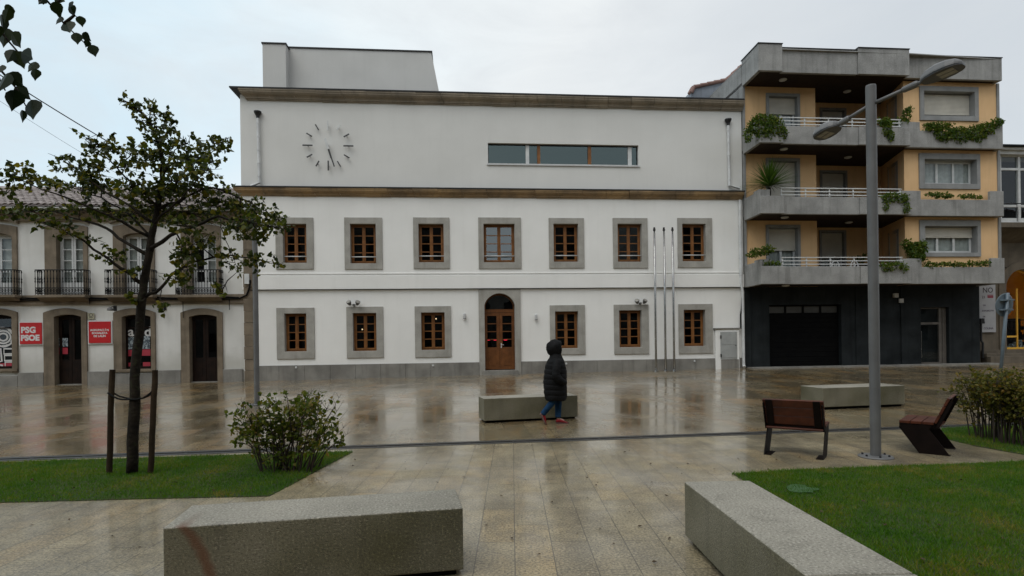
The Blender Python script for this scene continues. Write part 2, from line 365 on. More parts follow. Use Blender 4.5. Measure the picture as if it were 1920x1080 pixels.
def glassmat(name, refl=0.0, tint=(0.75,0.8,0.8), rough=0.01, gcol=(0.9,0.95,1.0)):
    m, t, b = newmat(name); t.N.remove(b)
    tr = t.n('ShaderNodeBsdfTransparent'); tr.inputs[0].default_value = (*tint, 1)
    gl = t.n('ShaderNodeBsdfGlossy'); gl.inputs['Roughness'].default_value = rough; gl.inputs[0].default_value = (*gcol, 1)
    co = t.n('ShaderNodeTexCoord').outputs['Object']
    bp = t.n('ShaderNodeBump', i_Strength=0.05, i_Distance=0.05); t.l(t.noise(co, 1.2, 2), bp.inputs['Height']); t.l(bp.outputs[0], gl.inputs['Normal'])
    g = t.n('ShaderNodeNewGeometry'); dt = t.n('ShaderNodeVectorMath', operation='DOT_PRODUCT'); t.l(g.outputs['Normal'], dt.inputs[0]); t.l(g.outputs['Incoming'], dt.inputs[1])
    k = t.math('POWER', t.math('SUBTRACT', 1.0, t.math('ABSOLUTE', dt.outputs['Value']), True), 5.0)
    fac = t.math('ADD', t.math('MULTIPLY', k, 0.9), 0.05+refl, True)
    mx = t.n('ShaderNodeMixShader'); t.l(fac, mx.inputs[0]); t.l(tr.outputs[0], mx.inputs[1]); t.l(gl.outputs[0], mx.inputs[2])
    t.l(mx.outputs[0], t.N['Material Output'].inputs[0]); return m
M['glass'] = glassmat('window_glass', 0.0)
M['glass_sky'] = glassmat('sky_reflecting_glass', 0.11, gcol=(0.85,0.95,1.0))
M['glass_fan'] = glassmat('fanlight_glass', 0.10)
M['glass_blue'] = glassmat('tinted_glass', 0.065, (0.30,0.40,0.45), gcol=(0.78,1.0,1.0))
def emit(name, c, s):
    m, t, b = newmat(name); b.inputs['Base Color'].default_value = (*c, 1); b.inputs['Emission Color'].default_value = (*c, 1); b.inputs['Emission Strength'].default_value = s
    return m
M['bulb'] = emit('warm_bulb', (1.0,0.72,0.42), 1.6)
M['tube_light'] = emit('shop_ceiling_light', (1.0,0.82,0.5), 7.5)
M['red_reflection_glow'] = emit('red_reflection_glow', (1.0,0.02,0.06), 1.6)

def paving(name, slab=(0.9, 0.31), rot=PI/2, wet=0.5):
    m, t, b = newmat(name)
    co = t.n('ShaderNodeTexCoord').outputs['Object']
    wob = co
    v = t.mapping(wob, (1,1,1), (0,0,rot))
    br = t.n('ShaderNodeTexBrick', i_Scale=1.0, i_Mortar_Size=0.0045, i_Mortar_Smooth=0.25, i_Bias=0.0, i_Brick_Width=slab[0], i_Row_Height=slab[1])
    br.offset = 0.37; br.offset_frequency = 2; br.squash = 1.25; br.squash_frequency = 3
    br.inputs['Color1'].default_value = (0,0,0,1); br.inputs['Color2'].default_value = (1,1,1,1); br.inputs['Mortar'].default_value = (0.5,0.5,0.5,1)
    t.l(v, br.inputs['Vector'])
    per = br.outputs['Color']
    # per slab tone: grey, cream, rusty
    if wet > 0.6:
        col = t.ramp(per, [(0.0,(0.175,0.150,0.098)), (0.25,(0.32,0.272,0.178)), (0.5,(0.24,0.20,0.125)), (0.75,(0.36,0.285,0.165)), (0.9,(0.33,0.225,0.095)), (1.0,(0.36,0.22,0.07))])
    else:
        col = t.ramp(per, [(0.0,(0.27,0.238,0.172)), (0.3,(0.345,0.30,0.208)), (0.6,(0.30,0.26,0.178)), (0.85,(0.355,0.296,0.188)), (1.0,(0.36,0.275,0.148))])
    big = t.noise(co, 0.35, 5, 0.6)
    col = t.mix(t.ramp(big, [(0.36, 0.55), (0.62, 0.0)]), col, (0.17,0.148,0.108))
    rust = t.noise(t.mapping(co, (1.3, 0.35, 1), (0,0,0.25)), 0.8, 6, 0.65, 0.6)
    col = t.mix(t.ramp(rust, [(0.50, 0.0), (0.66, 0.8 if wet > 0.6 else 0.4)]), col, (0.37,0.205,0.05) if wet > 0.6 else (0.36,0.225,0.09))
    st = t.noise(t.mapping(co, (2.0, 0.5, 1)), 1.1, 6, 0.65)
    col = t.mix(t.ramp(st, [(0.46, 0.0), (0.68, 0.72)]), col, (0.085,0.071,0.052))
    fine = t.noise(co, 60 if wet > 0.6 else 48, 3, 0.8)
    mid_ = t.noise(co, 3.2, 6, 0.7)
    col = t.mix(t.ramp(mid_, [(0.40, 0.5), (0.56, 0.0)]), col, (0.10,0.088,0.066))
    col = t.mix(t.ramp(mid_, [(0.55, 0.0), (0.72, 0.5)]), col, (0.36,0.32,0.24))
    col = t.mix(t.ramp(fine, [(0.50, 0.0), (0.60, 0.85)]), col, (0.07,0.062,0.046))
    col = t.mix(t.ramp(fine, [(0.34, 0.6), (0.48, 0.0)]), col, (0.46,0.42,0.34))
    mort = br.outputs['Fac']
    col = t.mix(t.math('MULTIPLY', mort, 0.8), col, (0.045,0.040,0.033))
    if wet > 0.6: col = t.mix(1.0, col, (0.90,0.83,0.70,1), 'MULTIPLY')
    else: col = t.mix(1.0, col, (1.06,1.0,0.86,1), 'MULTIPLY')
    t.l(col, b.inputs['Base Color'])
    w1 = t.noise(co, 0.55, 5, 0.6, 0.4); w2 = t.noise(co, 5.0, 4, 0.6)
    rr = t.math('ADD', t.math('MULTIPLY', w1, 1.0), t.math('MULTIPLY', w2, 0.25))
    rr = t.math('ADD', rr, t.math('MULTIPLY', per, 0.12))
    if wet > 0.6: rough = t.ramp(rr, [(0.45, 0.09), (0.66, 0.22), (0.95, 0.45)])
    else: rough = t.ramp(rr, [(0.45, 0.18), (0.62, 0.36), (0.9, 0.55)])
    t.l(rough, b.inputs['Roughness'])
    b.inputs['Specular IOR Level'].default_value = 0.6 if wet > 0.6 else 0.5
    if wet > 0.6:
        b.inputs['Coat Weight'].default_value = 0.8; t.l(t.ramp(w1, [(0.35, 0.07), (0.65, 0.24)]), b.inputs['Coat Roughness']); b.inputs['Coat IOR'].default_value = 1.5
    else:
        t.l(t.ramp(t.noise(co, 0.6, 5, 0.65, 0.5), [(0.40, 0.1), (0.56, 1.0)]), b.inputs['Coat Weight']); b.inputs['Coat Roughness'].default_value = 0.11; b.inputs['Coat IOR'].default_value = 1.6
    h = t.math('ADD', t.math('MULTIPLY', t.noise(co, 7.0, 3), 0.35 if wet > 0.6 else 0.25), t.math('MULTIPLY', fine, 0.05 if wet > 0.6 else 0.22))
    h = t.math('SUBTRACT', h, t.math('MULTIPLY', mort, 0.35))
    h = t.math('ADD', h, t.math('MULTIPLY', per, 0.12))
    bp = t.n('ShaderNodeBump', i_Strength=0.30 if wet > 0.6 else 0.4, i_Distance=0.012); t.l(h, bp.inputs['Height']); t.l(bp.outputs[0], b.inputs['Normal'])
    return m
M['plaza'] = paving('wet_granite_plaza', (1.1, 0.42), PI/2-0.09, 0.9)
M['walk'] = paving('damp_granite_walk', (1.0, 0.31), PI/2, 0.4)

# bench granite sides: moss green, with their shade darkened into the colour
def mossy():
    m = M['bench_granite']; t = NT(m); b = t.N['Principled BSDF']
    src = b.inputs['Base Color'].links[0].from_socket
    g = t.n('ShaderNodeNewGeometry'); sep = t.n('ShaderNodeSeparateXYZ'); t.l(g.outputs['True Normal'], sep.inputs[0])
    side = t.ramp(sep.outputs[2], [(0.25, 1.0), (0.75, 0.0)])
    co = t.n('ShaderNodeTexCoord').outputs['Object']
    nz = t.ramp(t.noise(co, 1.1, 5), [(0.3, 0.45), (0.7, 0.95)])
    mo = t.mix(1.0, src, (0.30,0.295,0.15,1), 'MULTIPLY')
    col = t.mix(t.math('MULTIPLY', side, nz), src, mo)
    t.l(col, b.inputs['Base Color'])
mossy()
# ================================================================== ground
def grid_sheet(name, xs, ys, zf, m, kind='structure'):
    mb = MB(); nx = len(xs)
    vs = [(x, y, zf(x, y)) for y in ys for x in xs]
    fs = [(j*nx+i, j*nx+i+1, (j+1)*nx+i+1, (j+1)*nx+i) for j in range(len(ys)-1) for i in range(nx-1)]
    mb.add(vs, fs); o = mb.build(name, m, fix=False, smooth=True); o['kind'] = kind; return o
M['far'] = mat('far_ground', (0.10,0.10,0.09), (0.07,0.075,0.06), 0.05, 0.9, 0.05)
MB().add([(-2500,-2500,-0.35),(2500,-2500,-0.35),(2500,2500,-0.35),(-2500,2500,-0.35)], [(0,1,2,3)]).build('ground', M['far'], fix=False)['kind'] = 'structure'
DW = 0.16   # half width of the drain
DT = math.atan(DRK); DD = Vector((math.cos(DT), math.sin(DT), 0)); DN = Vector((-math.sin(DT), math.cos(DT), 0))
def sheet_strip(name, m, xs, ts, side):
    # strips parallel to the drain: t metres beyond / before it
    mb = MB(); vs = []; nx = len(xs)
    for k in ts:
        for x in xs:
            y = drainY(x)+k/math.cos(DT); vs.append((x, y, gz(x, y) if side > 0 else 0.0))
    fs = [(j*nx+i, j*nx+i+1, (j+1)*nx+i+1, (j+1)*nx+i) for j in range(len(ts)-1) for i in range(nx-1)]
    mb.add(vs, fs); o = mb.build(name, m, fix=True, smooth=True); o['kind'] = 'structure'; return o
XS = list(np.linspace(-45, 45, 91))
sheet_strip('plaza_paving', M['plaza'], XS, [DW]+list(np.linspace(0.5, 45, 80)), 1)
sheet_strip('walk_paving', M['walk'], XS, [-40, -20, -12, -8, -4, -2, -DW], -1)
# drain: two dark rails with a slot, flush with the paving
dr = root_w('drainage_channel', 'long dark slotted drainage channel crossing the plaza in front of the person', 'drain', (0, DR0, 0), DT)
MB().box(-45, 45, -DW, DW, -0.06, -0.035).build('channel_bed', M['black'], dr)
rail = MB().box(-45, 45, -DW, -0.035, -0.03, 0.004).box(-45, 45, 0.035, DW, -0.03, 0.004)
for k in range(-30, 31):
    rail.box(k*0.75-0.02, k*0.75+0.02, -0.0345, 0.0345, -0.03, -0.002)
rail.build('grate', M['drain'], dr)

# lawns -------------------------------------------------------------
def poly_px(L, z=0.0): return [flat(px, py, z) for px, py in L]
LAWNS = {
 'left': [tuple(flat(662, 847.5).xy), tuple(flat(505, 931).xy), tuple(flat(250, 936.5).xy), tuple(flat(0, 943).xy), tuple(flat(-420, 955).xy), tuple(flat(-420, 876).xy), tuple(flat(0, 867.5).xy), tuple(flat(330, 857).xy)],
 'right': [tuple(flat(1374, 889).xy), tuple(flat(1500, 881).xy), tuple(flat(1700, 874).xy), tuple(flat(1920, 866).xy), tuple(flat(2300, 850).xy), tuple(flat(2700, 1500).xy), tuple(flat(1975, 1250).xy), tuple(flat(1690, 1078).xy)],
 'far': [tuple(flat(1766, 803.5).xy), tuple(flat(1764, 821).xy), tuple(flat(1830, 837).xy), tuple(flat(1920, 853).xy), tuple(flat(2150, 892).xy), tuple(flat(2250, 786).xy)],
}
def inside(P, x, y):
    r = False; n = len(P)
    for i in range(n):
        x1, y1 = P[i]; x2, y2 = P[(i+1) % n]
        if (y1 > y) != (y2 > y) and x < (x2-x1)*(y-y1)/(y2-y1)+x1: r = not r
    return r
def lawn(P, seed, dens, skip=None):
    rng = np.random.default_rng(seed)
    mb = MB(); mb.add([(x, y, 0.008) for x, y in P]+[(x, y, -0.03) for x, y in P], [tuple(range(len(P)))]+[(i, (i+1) % len(P), len(P)+(i+1) % len(P), len(P)+i) for i in range(len(P))])
    mb.build('lawn', M['lawn'])['kind'] = 'structure'
    xs = [p[0] for p in P]; ys = [p[1] for p in P]
    n = int((max(xs)-min(xs))*(max(ys)-min(ys))*dens)
    px = rng.uniform(min(xs)-0.03, max(xs)+0.03, n); py = rng.uniform(min(ys)-0.03, max(ys)+0.03, n)
    vs = []; fs = []
    for x, y in zip(px, py):
        jx, jy = x+rng.normal(0, 0.02), y+rng.normal(0, 0.02)
        if not inside(P, jx, jy): continue
        if y < 0.8 or abs(x) > 0.98*y+0.6: continue
        tall = 0.6+0.6*math.sin(x*2.3+1.1*math.sin(y*1.9))*math.cos(y*2.1+x)
        h = rng.uniform(0.014, 0.042)*(1+0.4*tall); a = rng.uniform(0, 2*PI); w = rng.uniform(0.0024, 0.0052); lean = rng.uniform(0.1, 1.1)*h
        dx, dy = math.cos(a), math.sin(a); b = len(vs); la = rng.uniform(0, 2*PI)
        vs += [(x-dx*w, y-dy*w, 0.004), (x+dx*w, y+dy*w, 0.004), (x+lean*math.cos(la), y+lean*math.sin(la), h)]
        fs.append((b, b+1, b+2))
    g = MB().add(vs, fs).build('grass', M['grass'], fix=False); g['kind'] = 'stuff'; g['label'] = 'short wet green grass growing on the lawn'; g['category'] = 'grass'
lawn(LAWNS['left'], 3, 5200); lawn(LAWNS['right'], 4, 6800); lawn(LAWNS['far'], 5, 4200)

# ================================================================== town hall
th = root_f('town_hall', 'long white three storey town hall with stone framed wooden windows and a wall clock', 'building', 0, 0, 0.3)
xL = fx(455, 450); xR = fx(1393, 450); BASE = -0.3
zc2 = (fz(700, 356)+fz(1200, 358))/2     # mid cornice top
ztop = fz(900, 190); 
zb1 = fz(900, 516); zb0 = fz(900, 541)   # band
zpl = fz(900, 679); 
upW = [(531,575,420,493, 517,588,408,505), (657,705,420,494, 646,717,408,505), (785,832,420,492, 775,843,408,504), (907,965,420,492, 897,977,408,504),
       (1038,1084,420,491, 1029,1095,409,503), (1158,1203,420,491, 1149,1214,409,503), (1279,1323,420,490, 1270,1335,409,502)]
loW = [(534,575,588,659, 519,590,577,673), (662,706,587,658, 650,719,575,671), (790,834,586,656, 778,846,574,670),
       (1041,1084,584,653, 1031,1097,572,665), (1161,1203,582,651, 1151,1216,571,664), (1282,1322,581,649, 1272,1336,570,663)]
def rpx(q, y=0.0):
    xm, zm = (q[0]+q[1])/2, (q[2]+q[3])/2
    return (fx(q[0], zm, y), fx(q[1], zm, y), fz(xm, q[3], y), fz(xm, q[2], y))
holesU = [rpx(q[:4]) for q in upW]; outU = [rpx(q[4:]) for q in upW]
holesL = [rpx(q[:4]) for q in loW]; outL = [rpx(q[4:]) for q in loW]
dI = rpx((909,966,585,694)); dz0 = dI[2]; dzs = fz(937, 572); drise = fz(937, 550)-dzs
dO = rpx((898,976,541.5,696))
doorhole = (dI[0]-0.02, dI[1]+0.02, BASE, dzs+drise+0.02)
lw = rpx((915,1197,270,309))
w = MB()
w.wall(xL, xR, BASE, zc2-0.12, 0, [(a-.03,b+.03,c-.03,d+.03) for a,b,c,d in holesU+holesL]+[doorhole])
w.add([(xL,0,BASE),(xL,12,BASE),(xL,12,zc2-.12),(xL,0,zc2-.12)], [(0,1,2,3)]).add([(xR,0,BASE),(xR,12,BASE),(xR,12,zc2-.12),(xR,0,zc2-.12)], [(0,1,2,3)])
w.add([(xL,12,BASE),(xR,12,BASE),(xR,12,ztop),(xL,12,ztop)], [(0,1,2,3)])
w.build('wall', M['plaster'], th)
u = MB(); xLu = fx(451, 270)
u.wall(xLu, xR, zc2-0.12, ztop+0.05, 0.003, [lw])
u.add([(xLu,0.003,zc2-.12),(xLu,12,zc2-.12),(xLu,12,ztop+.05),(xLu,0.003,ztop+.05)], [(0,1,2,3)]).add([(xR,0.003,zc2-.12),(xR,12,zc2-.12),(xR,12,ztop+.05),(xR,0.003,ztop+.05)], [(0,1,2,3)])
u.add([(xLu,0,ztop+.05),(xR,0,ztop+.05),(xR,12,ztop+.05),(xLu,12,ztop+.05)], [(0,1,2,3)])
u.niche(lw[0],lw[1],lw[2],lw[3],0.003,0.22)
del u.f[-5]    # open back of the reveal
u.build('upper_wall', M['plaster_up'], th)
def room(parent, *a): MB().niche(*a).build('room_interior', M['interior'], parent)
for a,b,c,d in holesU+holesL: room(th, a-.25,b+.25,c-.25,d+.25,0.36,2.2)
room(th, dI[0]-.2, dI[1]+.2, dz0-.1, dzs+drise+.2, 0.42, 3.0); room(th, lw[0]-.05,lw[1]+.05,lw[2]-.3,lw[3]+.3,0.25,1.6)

def casement(q, parent, m, y0, rows=4, sash=0.062, mull=0.05, glass='glass', bottom=0.0):
    a,b,c,d = q; o = MB()
    fr = 0.055; o.ring(rect(a,b,c,d), rect(a+fr,b-fr,c+fr,d-fr), y0, y0+0.07)
    mid = (a+b)/2
    for l, r in ((a+fr, mid-0.004), (mid+0.004, b-fr)):
        o.ring(rect(l,r,c+fr,d-fr), rect(l+sash,r-sash,c+fr+sash,d-fr-sash*0.85), y0-0.018, y0+0.03)
        hh = (d-fr-sash*0.85)-(c+fr+sash)
        for k in range(1, rows):
            z = c+fr+sash+hh*k/rows; o.box(l+sash, r-sash, y0-0.012, y0+0.018, z-0.018, z+0.018)
    o.box(mid-0.022, mid+0.022, y0-0.034, y0-0.019, c+fr, d-fr)
    wn = o.build('window', m, parent, bevel=0.004, seg=1)
    MB().add([(a+fr,y0+0.002,c+fr),(b-fr,y0+0.002,c+fr),(b-fr,y0+0.002,d-fr),(a+fr,y0+0.002,d-fr)], [(0,1,2,3)]).build('pane', M[glass], wn, fix=False)
    return wn
for i, (q, oq) in enumerate(zip(holesU, outU)):
    MB().ring(rect(*oq), rect(*q), -0.045, 0.34).build('window_surround', M['granite'], th, bevel=0.008, seg=1)
    wn = casement(q, th, M['wood'], 0.20, glass='glass_sky' if i in (3, 5) else 'glass')
    zb = q[2]+(q[3]-q[2])*0.17
    MB().tube([(q[0],0.06,zb),(q[1],0.06,zb)], 0.022, 8).build('guard_bar', M['light_metal'], th, smooth=True)
for i, (q, oq) in enumerate(zip(holesL, outL)):
    MB().ring(rect(*oq), rect(*q), -0.045, 0.34).build('window_surround', M['granite'], th, bevel=0.008, seg=1)
    wn = casement(q, th, M['wood'], 0.20)
    if i in (1, 2):
        zz = q[2]+(q[3]-q[2])*(0.58 if i == 1 else 0.85)
        MB().ell(((q[0]+q[1])/2-(0.22 if i == 1 else -0.1), 0.75, zz), 0.028, 0.028, 0.028).build('ceiling_lamp', M['bulb'], th)
# door
inn = archpts(dI[0], dI[1], dz0, dzs, drise, 16)
n = len(inn); out = []
for i, (x, z) in enumerate(inn):
    if i == 0: out.append((dO[0], BASE+0.2))
    elif i == n-1: out.append((dO[1], BASE+0.2))
    else:
        t_ = (i-1)/(n-3)
        if t_ < 0.25: out.append((dO[0], dzs+(dO[3]-dzs)*t_/0.25))
        elif t_ > 0.75: out.append((dO[1], dzs+(dO[3]-dzs)*(1-t_)/0.25))
        else: out.append((dO[0]+(dO[1]-dO[0])*(t_-0.25)/0.5, dO[3]))
inn[0] = (inn[0][0], BASE+0.2); inn[-1] = (inn[-1][0], BASE+0.2)
MB().ring(out, inn, -0.06, 0.36, closed=False).build('door_surround', M['granite'], th)
MB().box(dI[0]-0.1, dI[1]+0.1, -0.16, 0.5, BASE, dz0-0.005).build('doorstep', M['plinth'], th, bevel=0.01)
ztr = fz(937, 583)
dl = MB(); A, B = dI[0], dI[1]; ar = archpts(A, B, ztr+0.05, dzs, drise, 16); ar2 = archpts(A+0.06, B-0.06, ztr+0.08, dzs, drise-0.06, 16)
dl.ring(ar, ar2, 0.22, 0.30, closed=True); dl.box(A, B, 0.215, 0.31, ztr-0.06, ztr+0.0495)
dtop = dl.build('fanlight', M['wood_door'], th, bevel=0.004, seg=1)
MB().add([(x, 0.26, z) for x, z in ar2], [tuple(range(len(ar2)))]).build('pane', M['glass_fan'], dtop, fix=False)
mid = (A+B)/2
for l, r, sgn in ((A, mid-0.004, 1), (mid+0.004, B, -1)):
    lf = MB(); z0 = dz0+0.02; z1 = ztr-0.065; zp = z0+(z1-z0)*0.37
    lf.ring(rect(l,r,z0,z1), rect(l+0.12,r-0.12,zp+0.05,z1-0.13), 0.225, 0.285)
    # fill below the glazing and a raised bottom panel
    lf.box(l+0.12, r-0.12, 0.232, 0.28, z0+0.1, zp+0.0495)
    lf.box(l+0.16, r-0.16, 0.212, 0.2315, z0+0.16, zp-0.04)
    hh = z1-0.13-zp-0.05
    for k in (1, 2, 3): lf.box(l+0.12, r-0.12, 0.23, 0.27, zp+0.05+hh*k/4-0.02, zp+0.05+hh*k/4+0.02)
    leaf = lf.build('door_leaf', M['wood_door'], th, bevel=0.004, seg=1)
    MB().add([(l+.12,0.255,zp+.05),(r-.12,0.255,zp+.05),(r-.12,0.255,z1-.13),(l+.12,0.255,z1-.13)], [(0,1,2,3)]).build('pane', M['glass'], leaf, fix=False)
    if sgn < 0:
        hx = l+0.06; hz = z0+(z1-z0)*0.42
        MB().box(hx-0.02, hx+0.02, 0.213, 0.2245, hz-0.1, hz+0.1).tube([(hx,0.213,hz+.03),(hx,0.17,hz+.03),(hx+0.11,0.165,hz+.03)], 0.012, 7).build('handle', M['light_metal'], leaf)
rl = MB()
for q_ in (918, 931, 951): rl.ell((fx(q_, 637), 0.9, fz(q_, 637)), 0.085, 0.03, 0.028)  # glowing red blobs stand in for car tail lights reflected in the door
rl.build('tail_light_reflection', M['red_reflection_glow'], th)
# long window
a,b,c,d = lw
MB().box(a-0.05, b+0.05, -0.05, 0.21, c-0.06, c+0.012).build('window_sill', M['light_metal'], th, bevel=0.005, seg=1)
lwf = MB().ring(rect(a,b,c+.015,d), rect(a+.03,b-.03,c+.045,d-.05), 0.13, 0.2)
win = lwf.build('window', M['dark_metal'], th)
MB().add([(a+.03,0.16,c+.045),(b-.03,0.16,c+.045),(b-.03,0.16,d-.05),(a+.03,0.16,d-.05)], [(0,1,2,3)]).build('pane', M['glass_blue'], win, fix=False)
for p0, p1 in ((1007.5, 1013), (1102.5, 1108.5)): MB().box(fx(p0,290,.1), fx(p1,290,.1), 0.1, 0.155, c+.046, d-.051).build('mullion', M['wood'], win)
for p0, p1 in ((985.5, 992), (1177, 1184)): MB().box(fx(p0,290,.14), fx(p1,290,.14), 0.12, 0.154, c+.046, d-.051).build('curtain_edge', M['white_paint'], win)
# cornices, band, plinth
def cornice(px0, px1, py_t0, py_t1, py_b0, py_b1, proj, m, name, under=None):
    x0 = fx(px0, py_t0, -proj); x1 = fx(px1, py_t1, 0)
    zt = (fz(700, py_t0+(py_t1-py_t0)*(700-px0)/(px1-px0), -proj)+fz(1250, py_t0+(py_t1-py_t0)*(1250-px0)/(px1-px0), -proj))/2
    zb = (fz(700, py_b0+(py_b1-py_b0)*(700-px0)/(px1-px0), 0)+fz(1250, py_b0+(py_b1-py_b0)*(1250-px0)/(px1-px0), 0))/2
    h = zt-zb
    prof = [(-proj, 1.0), (-proj, 0.80), (-proj*0.93, 0.74), (-proj*0.90, 0.62), (-proj*0.72, 0.46), (-proj*0.45, 0.34), (-proj*0.33, 0.22), (-proj*0.33, 0.12), (-proj*0.2, 0.10), (-proj*0.2, 0.0)]
    R = []
    for x, off in ((x0+proj, 1), (x1, 0)):
        R.append([(x-((-p[0])) if off else x, p[0], zb+h*p[1]) for p in prof])
    mb = MB(); nn = len(prof)
    # split into stones so that joints show
    ks = np.linspace(0, 1, 22); rngc = np.random.default_rng(int(px0))
    for k in range(21):
        t0, t1 = ks[k], ks[k+1]-0.0006
        dz = rngc.normal(0, 0.006); dy = rngc.normal(0, 0.006)
        P0 = [tuple(np.array(R[0][i])*(1-t0)+np.array(R[1][i])*t0+np.array((0,dy,dz))) for i in range(nn)]
        P1 = [tuple(np.array(R[0][i])*(1-t1)+np.array(R[1][i])*t1+np.array((0,dy,dz))) for i in range(nn)]
        bk0 = [(P0[0][0], 0.05, P0[0][2])]; bk1 = [(P1[0][0], 0.05, P1[0][2])]; e0 = [(P0[-1][0], 0.05, P0[-1][2])]; e1 = [(P1[-1][0], 0.05, P1[-1][2])]
        mb.prism(bk0+P0+e0, bk1+P1+e1)
    # return along the left side
    prL = [(x0+proj+p[0], zb+h*p[1]) for p in prof]
    mb.prism([(R[0][i][0], R[0][i][1], R[0][i][2]) for i in range(nn)]+[(x0+proj+0.05, 0.05, zb), (x0+proj+0.05, 0.05, zt)],
             [(R[0][i][0], 3.0, R[0][i][2]) for i in range(nn)]+[(x0+proj+0.05, 3.0, zb), (x0+proj+0.05, 3.0, zt)])
    mb.build(name, m, th)
    return x0, x1, zb, zt
cT = cornice(446, 1391, 168, 183, 192, 206, 0.30, M['cornice_top'], 'cornice')
cM = cornice(436, 1391, 352, 356.5, 370, 373, 0.24, M['cornice'], 'cornice')
MB().box(xLu-0.3, xR, -0.32, 3, cT[3]-0.02, cT[3]+0.035).build('cornice_flashing', M['dark_metal'], th)
MB().box(cM[0]-0.02, xR, -0.26, 0.05, cM[3]-0.02, cM[3]+0.03).build('cornice_flashing', M['dark_metal'], th)
MB().box(xL-0.02, xR-0.002, -0.07, -0.002, zb0, zb1).build('string_course', M['plaster'], th, bevel=0.012)
MB().box(xL, xR, -0.035, -0.002, zb1+0.06, zb1+0.10).build('string_course', M['plaster'], th, bevel=0.01)
ks = np.linspace(xL+0.35, dO[0]-0.003, 10); pl = MB()
for k in range(9): pl.box(ks[k], ks[k+1]-0.006, -0.05, -0.002, BASE+0.2, zpl)
pl.build('plinth', M['plinth'], th, bevel=0.006, seg=1); pl = MB()
ks = np.linspace(dO[1]+0.003, xR-0.05, 10)
for k in range(9): pl.box(ks[k], ks[k+1]-0.006, -0.05, -0.002, BASE+0.2, zpl)
pl.build('plinth', M['plinth'], th, bevel=0.006, seg=1)
# rooftop volume
y1 = 2.6; y2 = 3.1
rb = MB(); zt = fz(512, 82.5, y1); zt2 = fz(670, 94, y2)
rb.box(fx(492.5, 120, y1), fx(536, 120, y1), y1, y2+6, ztop-0.3, zt)
rb.prism([(fx(536,120,y2),y2,ztop-0.3),(fx(833,172,y2)+0.12,y2,ztop-0.3),(fx(808.5,95,y2),y2,zt2),(fx(536,120,y2),y2,zt2)],
         [(fx(536,120,y2),y2+6,ztop-0.3),(fx(833,172,y2)+0.12,y2+6,ztop-0.3),(fx(808.5,95,y2),y2+6,zt2),(fx(536,120,y2),y2+6,zt2)])
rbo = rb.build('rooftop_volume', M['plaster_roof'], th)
fl = MB().box(fx(492.5,120,y1)-.04, fx(536,120,y1)+.04, y1-.04, y2+6, zt+.002, zt+.06)
fl.box(fx(536,120,y2)+.05, fx(808.5,95,y2)+.05, y2-.04, y2+6, zt2+.002, zt2+.06); fl.build('coping', M['dark_metal'], rbo)
# downpipes
def downpipe(parent, pts, r, hopper=None, m=None):
    p = MB().tube(pts, r, 9)
    p0, p1 = Vector(pts[0]), Vector(pts[-1])
    for q in np.linspace(0.12, 0.9, 5):
        z = pts[0][2]*(1-q)+pts[1][2]*q; x = pts[0][0]*(1-q)+pts[1][0]*q
        p.lathe([(r*1.25,-0.03),(r*1.25,0.03)], (x, pts[0][1], z), 9)
    o = p.build('downpipe', m or M['zinc'], parent, smooth=False)
    if hopper: MB().lathe([(r*1.1,-0.12),(r*1.3,-0.02),(r*2.6,0.1),(r*2.7,0.15)], (pts[0][0], pts[0][1], pts[0][2]), 10).build('hopper', M['dark_metal'], o)
    return o
x = fx(484, 280, -.1); downpipe(th, [(x,-.1,fz(483,216,-.1)), (x+.03,-.1,fz(485,343,-.1)), (fx(470,349,-.1),-.1,fz(470,349,-.1))], 0.055, True)
x = fx(1366, 280, -.1); downpipe(th, [(x,-.1,fz(1366,230,-.1)), (x+.02,-.1,fz(1367,348,-.1)), (fx(1387,353,-.1),-.1,fz(1387,353,-.1))], 0.055, True)
x = fx(1389, 500, -.1); downpipe(th, [(x,-.1,cM[2]-.02), (x,-.1,fz(1390,530,-.1)), (x+.06,-.12,fz(1391,548,-.1)), (x+.06,-.12,fz(1392,684,-.1)), (x+.03,-.24,fz(1392,688,-.1))], 0.06)

# things fixed to the town hall ---------------------------------------------
cx, cz = F(615, 273, -.12); px_m = 1100/23.9
ck = root_f('wall_clock', 'dial-less wall clock of separate dark hour marks on the white upper wall', 'clock', cx, -0.12, cz)
Rk = 46.0/px_m
for h in range(12):
    a = PI/2-h*PI/6; big = h % 3 == 0; L = (18 if big else 11.5)/px_m
    ro = Rk if big else Rk*0.97
    d = Vector((math.cos(a), 0, math.sin(a))); nrm = Vector((-d.z, 0, d.x))
    c = Vector((cx, -0.12, cz))+d*(ro-L/2)
    mb = MB().obox(c, d*(L/2), nrm*(0.027 if big else 0.024), Vector((0, 0.015, 0)))
    mb.obox(c+Vector((0,0.068,0)), d*0.012, nrm*0.012, Vector((0,0.0525,0)))
    o = mb.build('hour_mark', M['white_paint'] if h in (0, 1) else M['clock'], ck)  # top two marks get white: caught sky light put into their colour
    if h in (0, 1): o['label'] = 'hour mark coloured pale for the sky light it catches'
for nm, ang, L, bk, y, wd in (('minute_hand', 162.5, 43/px_m, 11/px_m, -0.19, 0.024), ('hour_hand', 163.5, 26/px_m, 9/px_m, -0.165, 0.034)):
    a = PI/2-math.radians(ang); d = Vector((math.cos(a), 0, math.sin(a))); nrm = Vector((-d.z, 0, d.x))
    cc = Vector((cx-0.03, y, cz+0.03))
    hd = MB().obox(cc+d*(L/2), d*(L/2), nrm*wd, Vector((0,0.010,0))).build(nm, M['clock'], ck)
    if nm == 'minute_hand': MB().obox(cc-d*(bk/2-0.1), d*(bk/2+0.1), nrm*0.05, Vector((0,0.0125,0))).build('counterweight', M['white_paint'], hd)  # tail coloured white for the light it catches
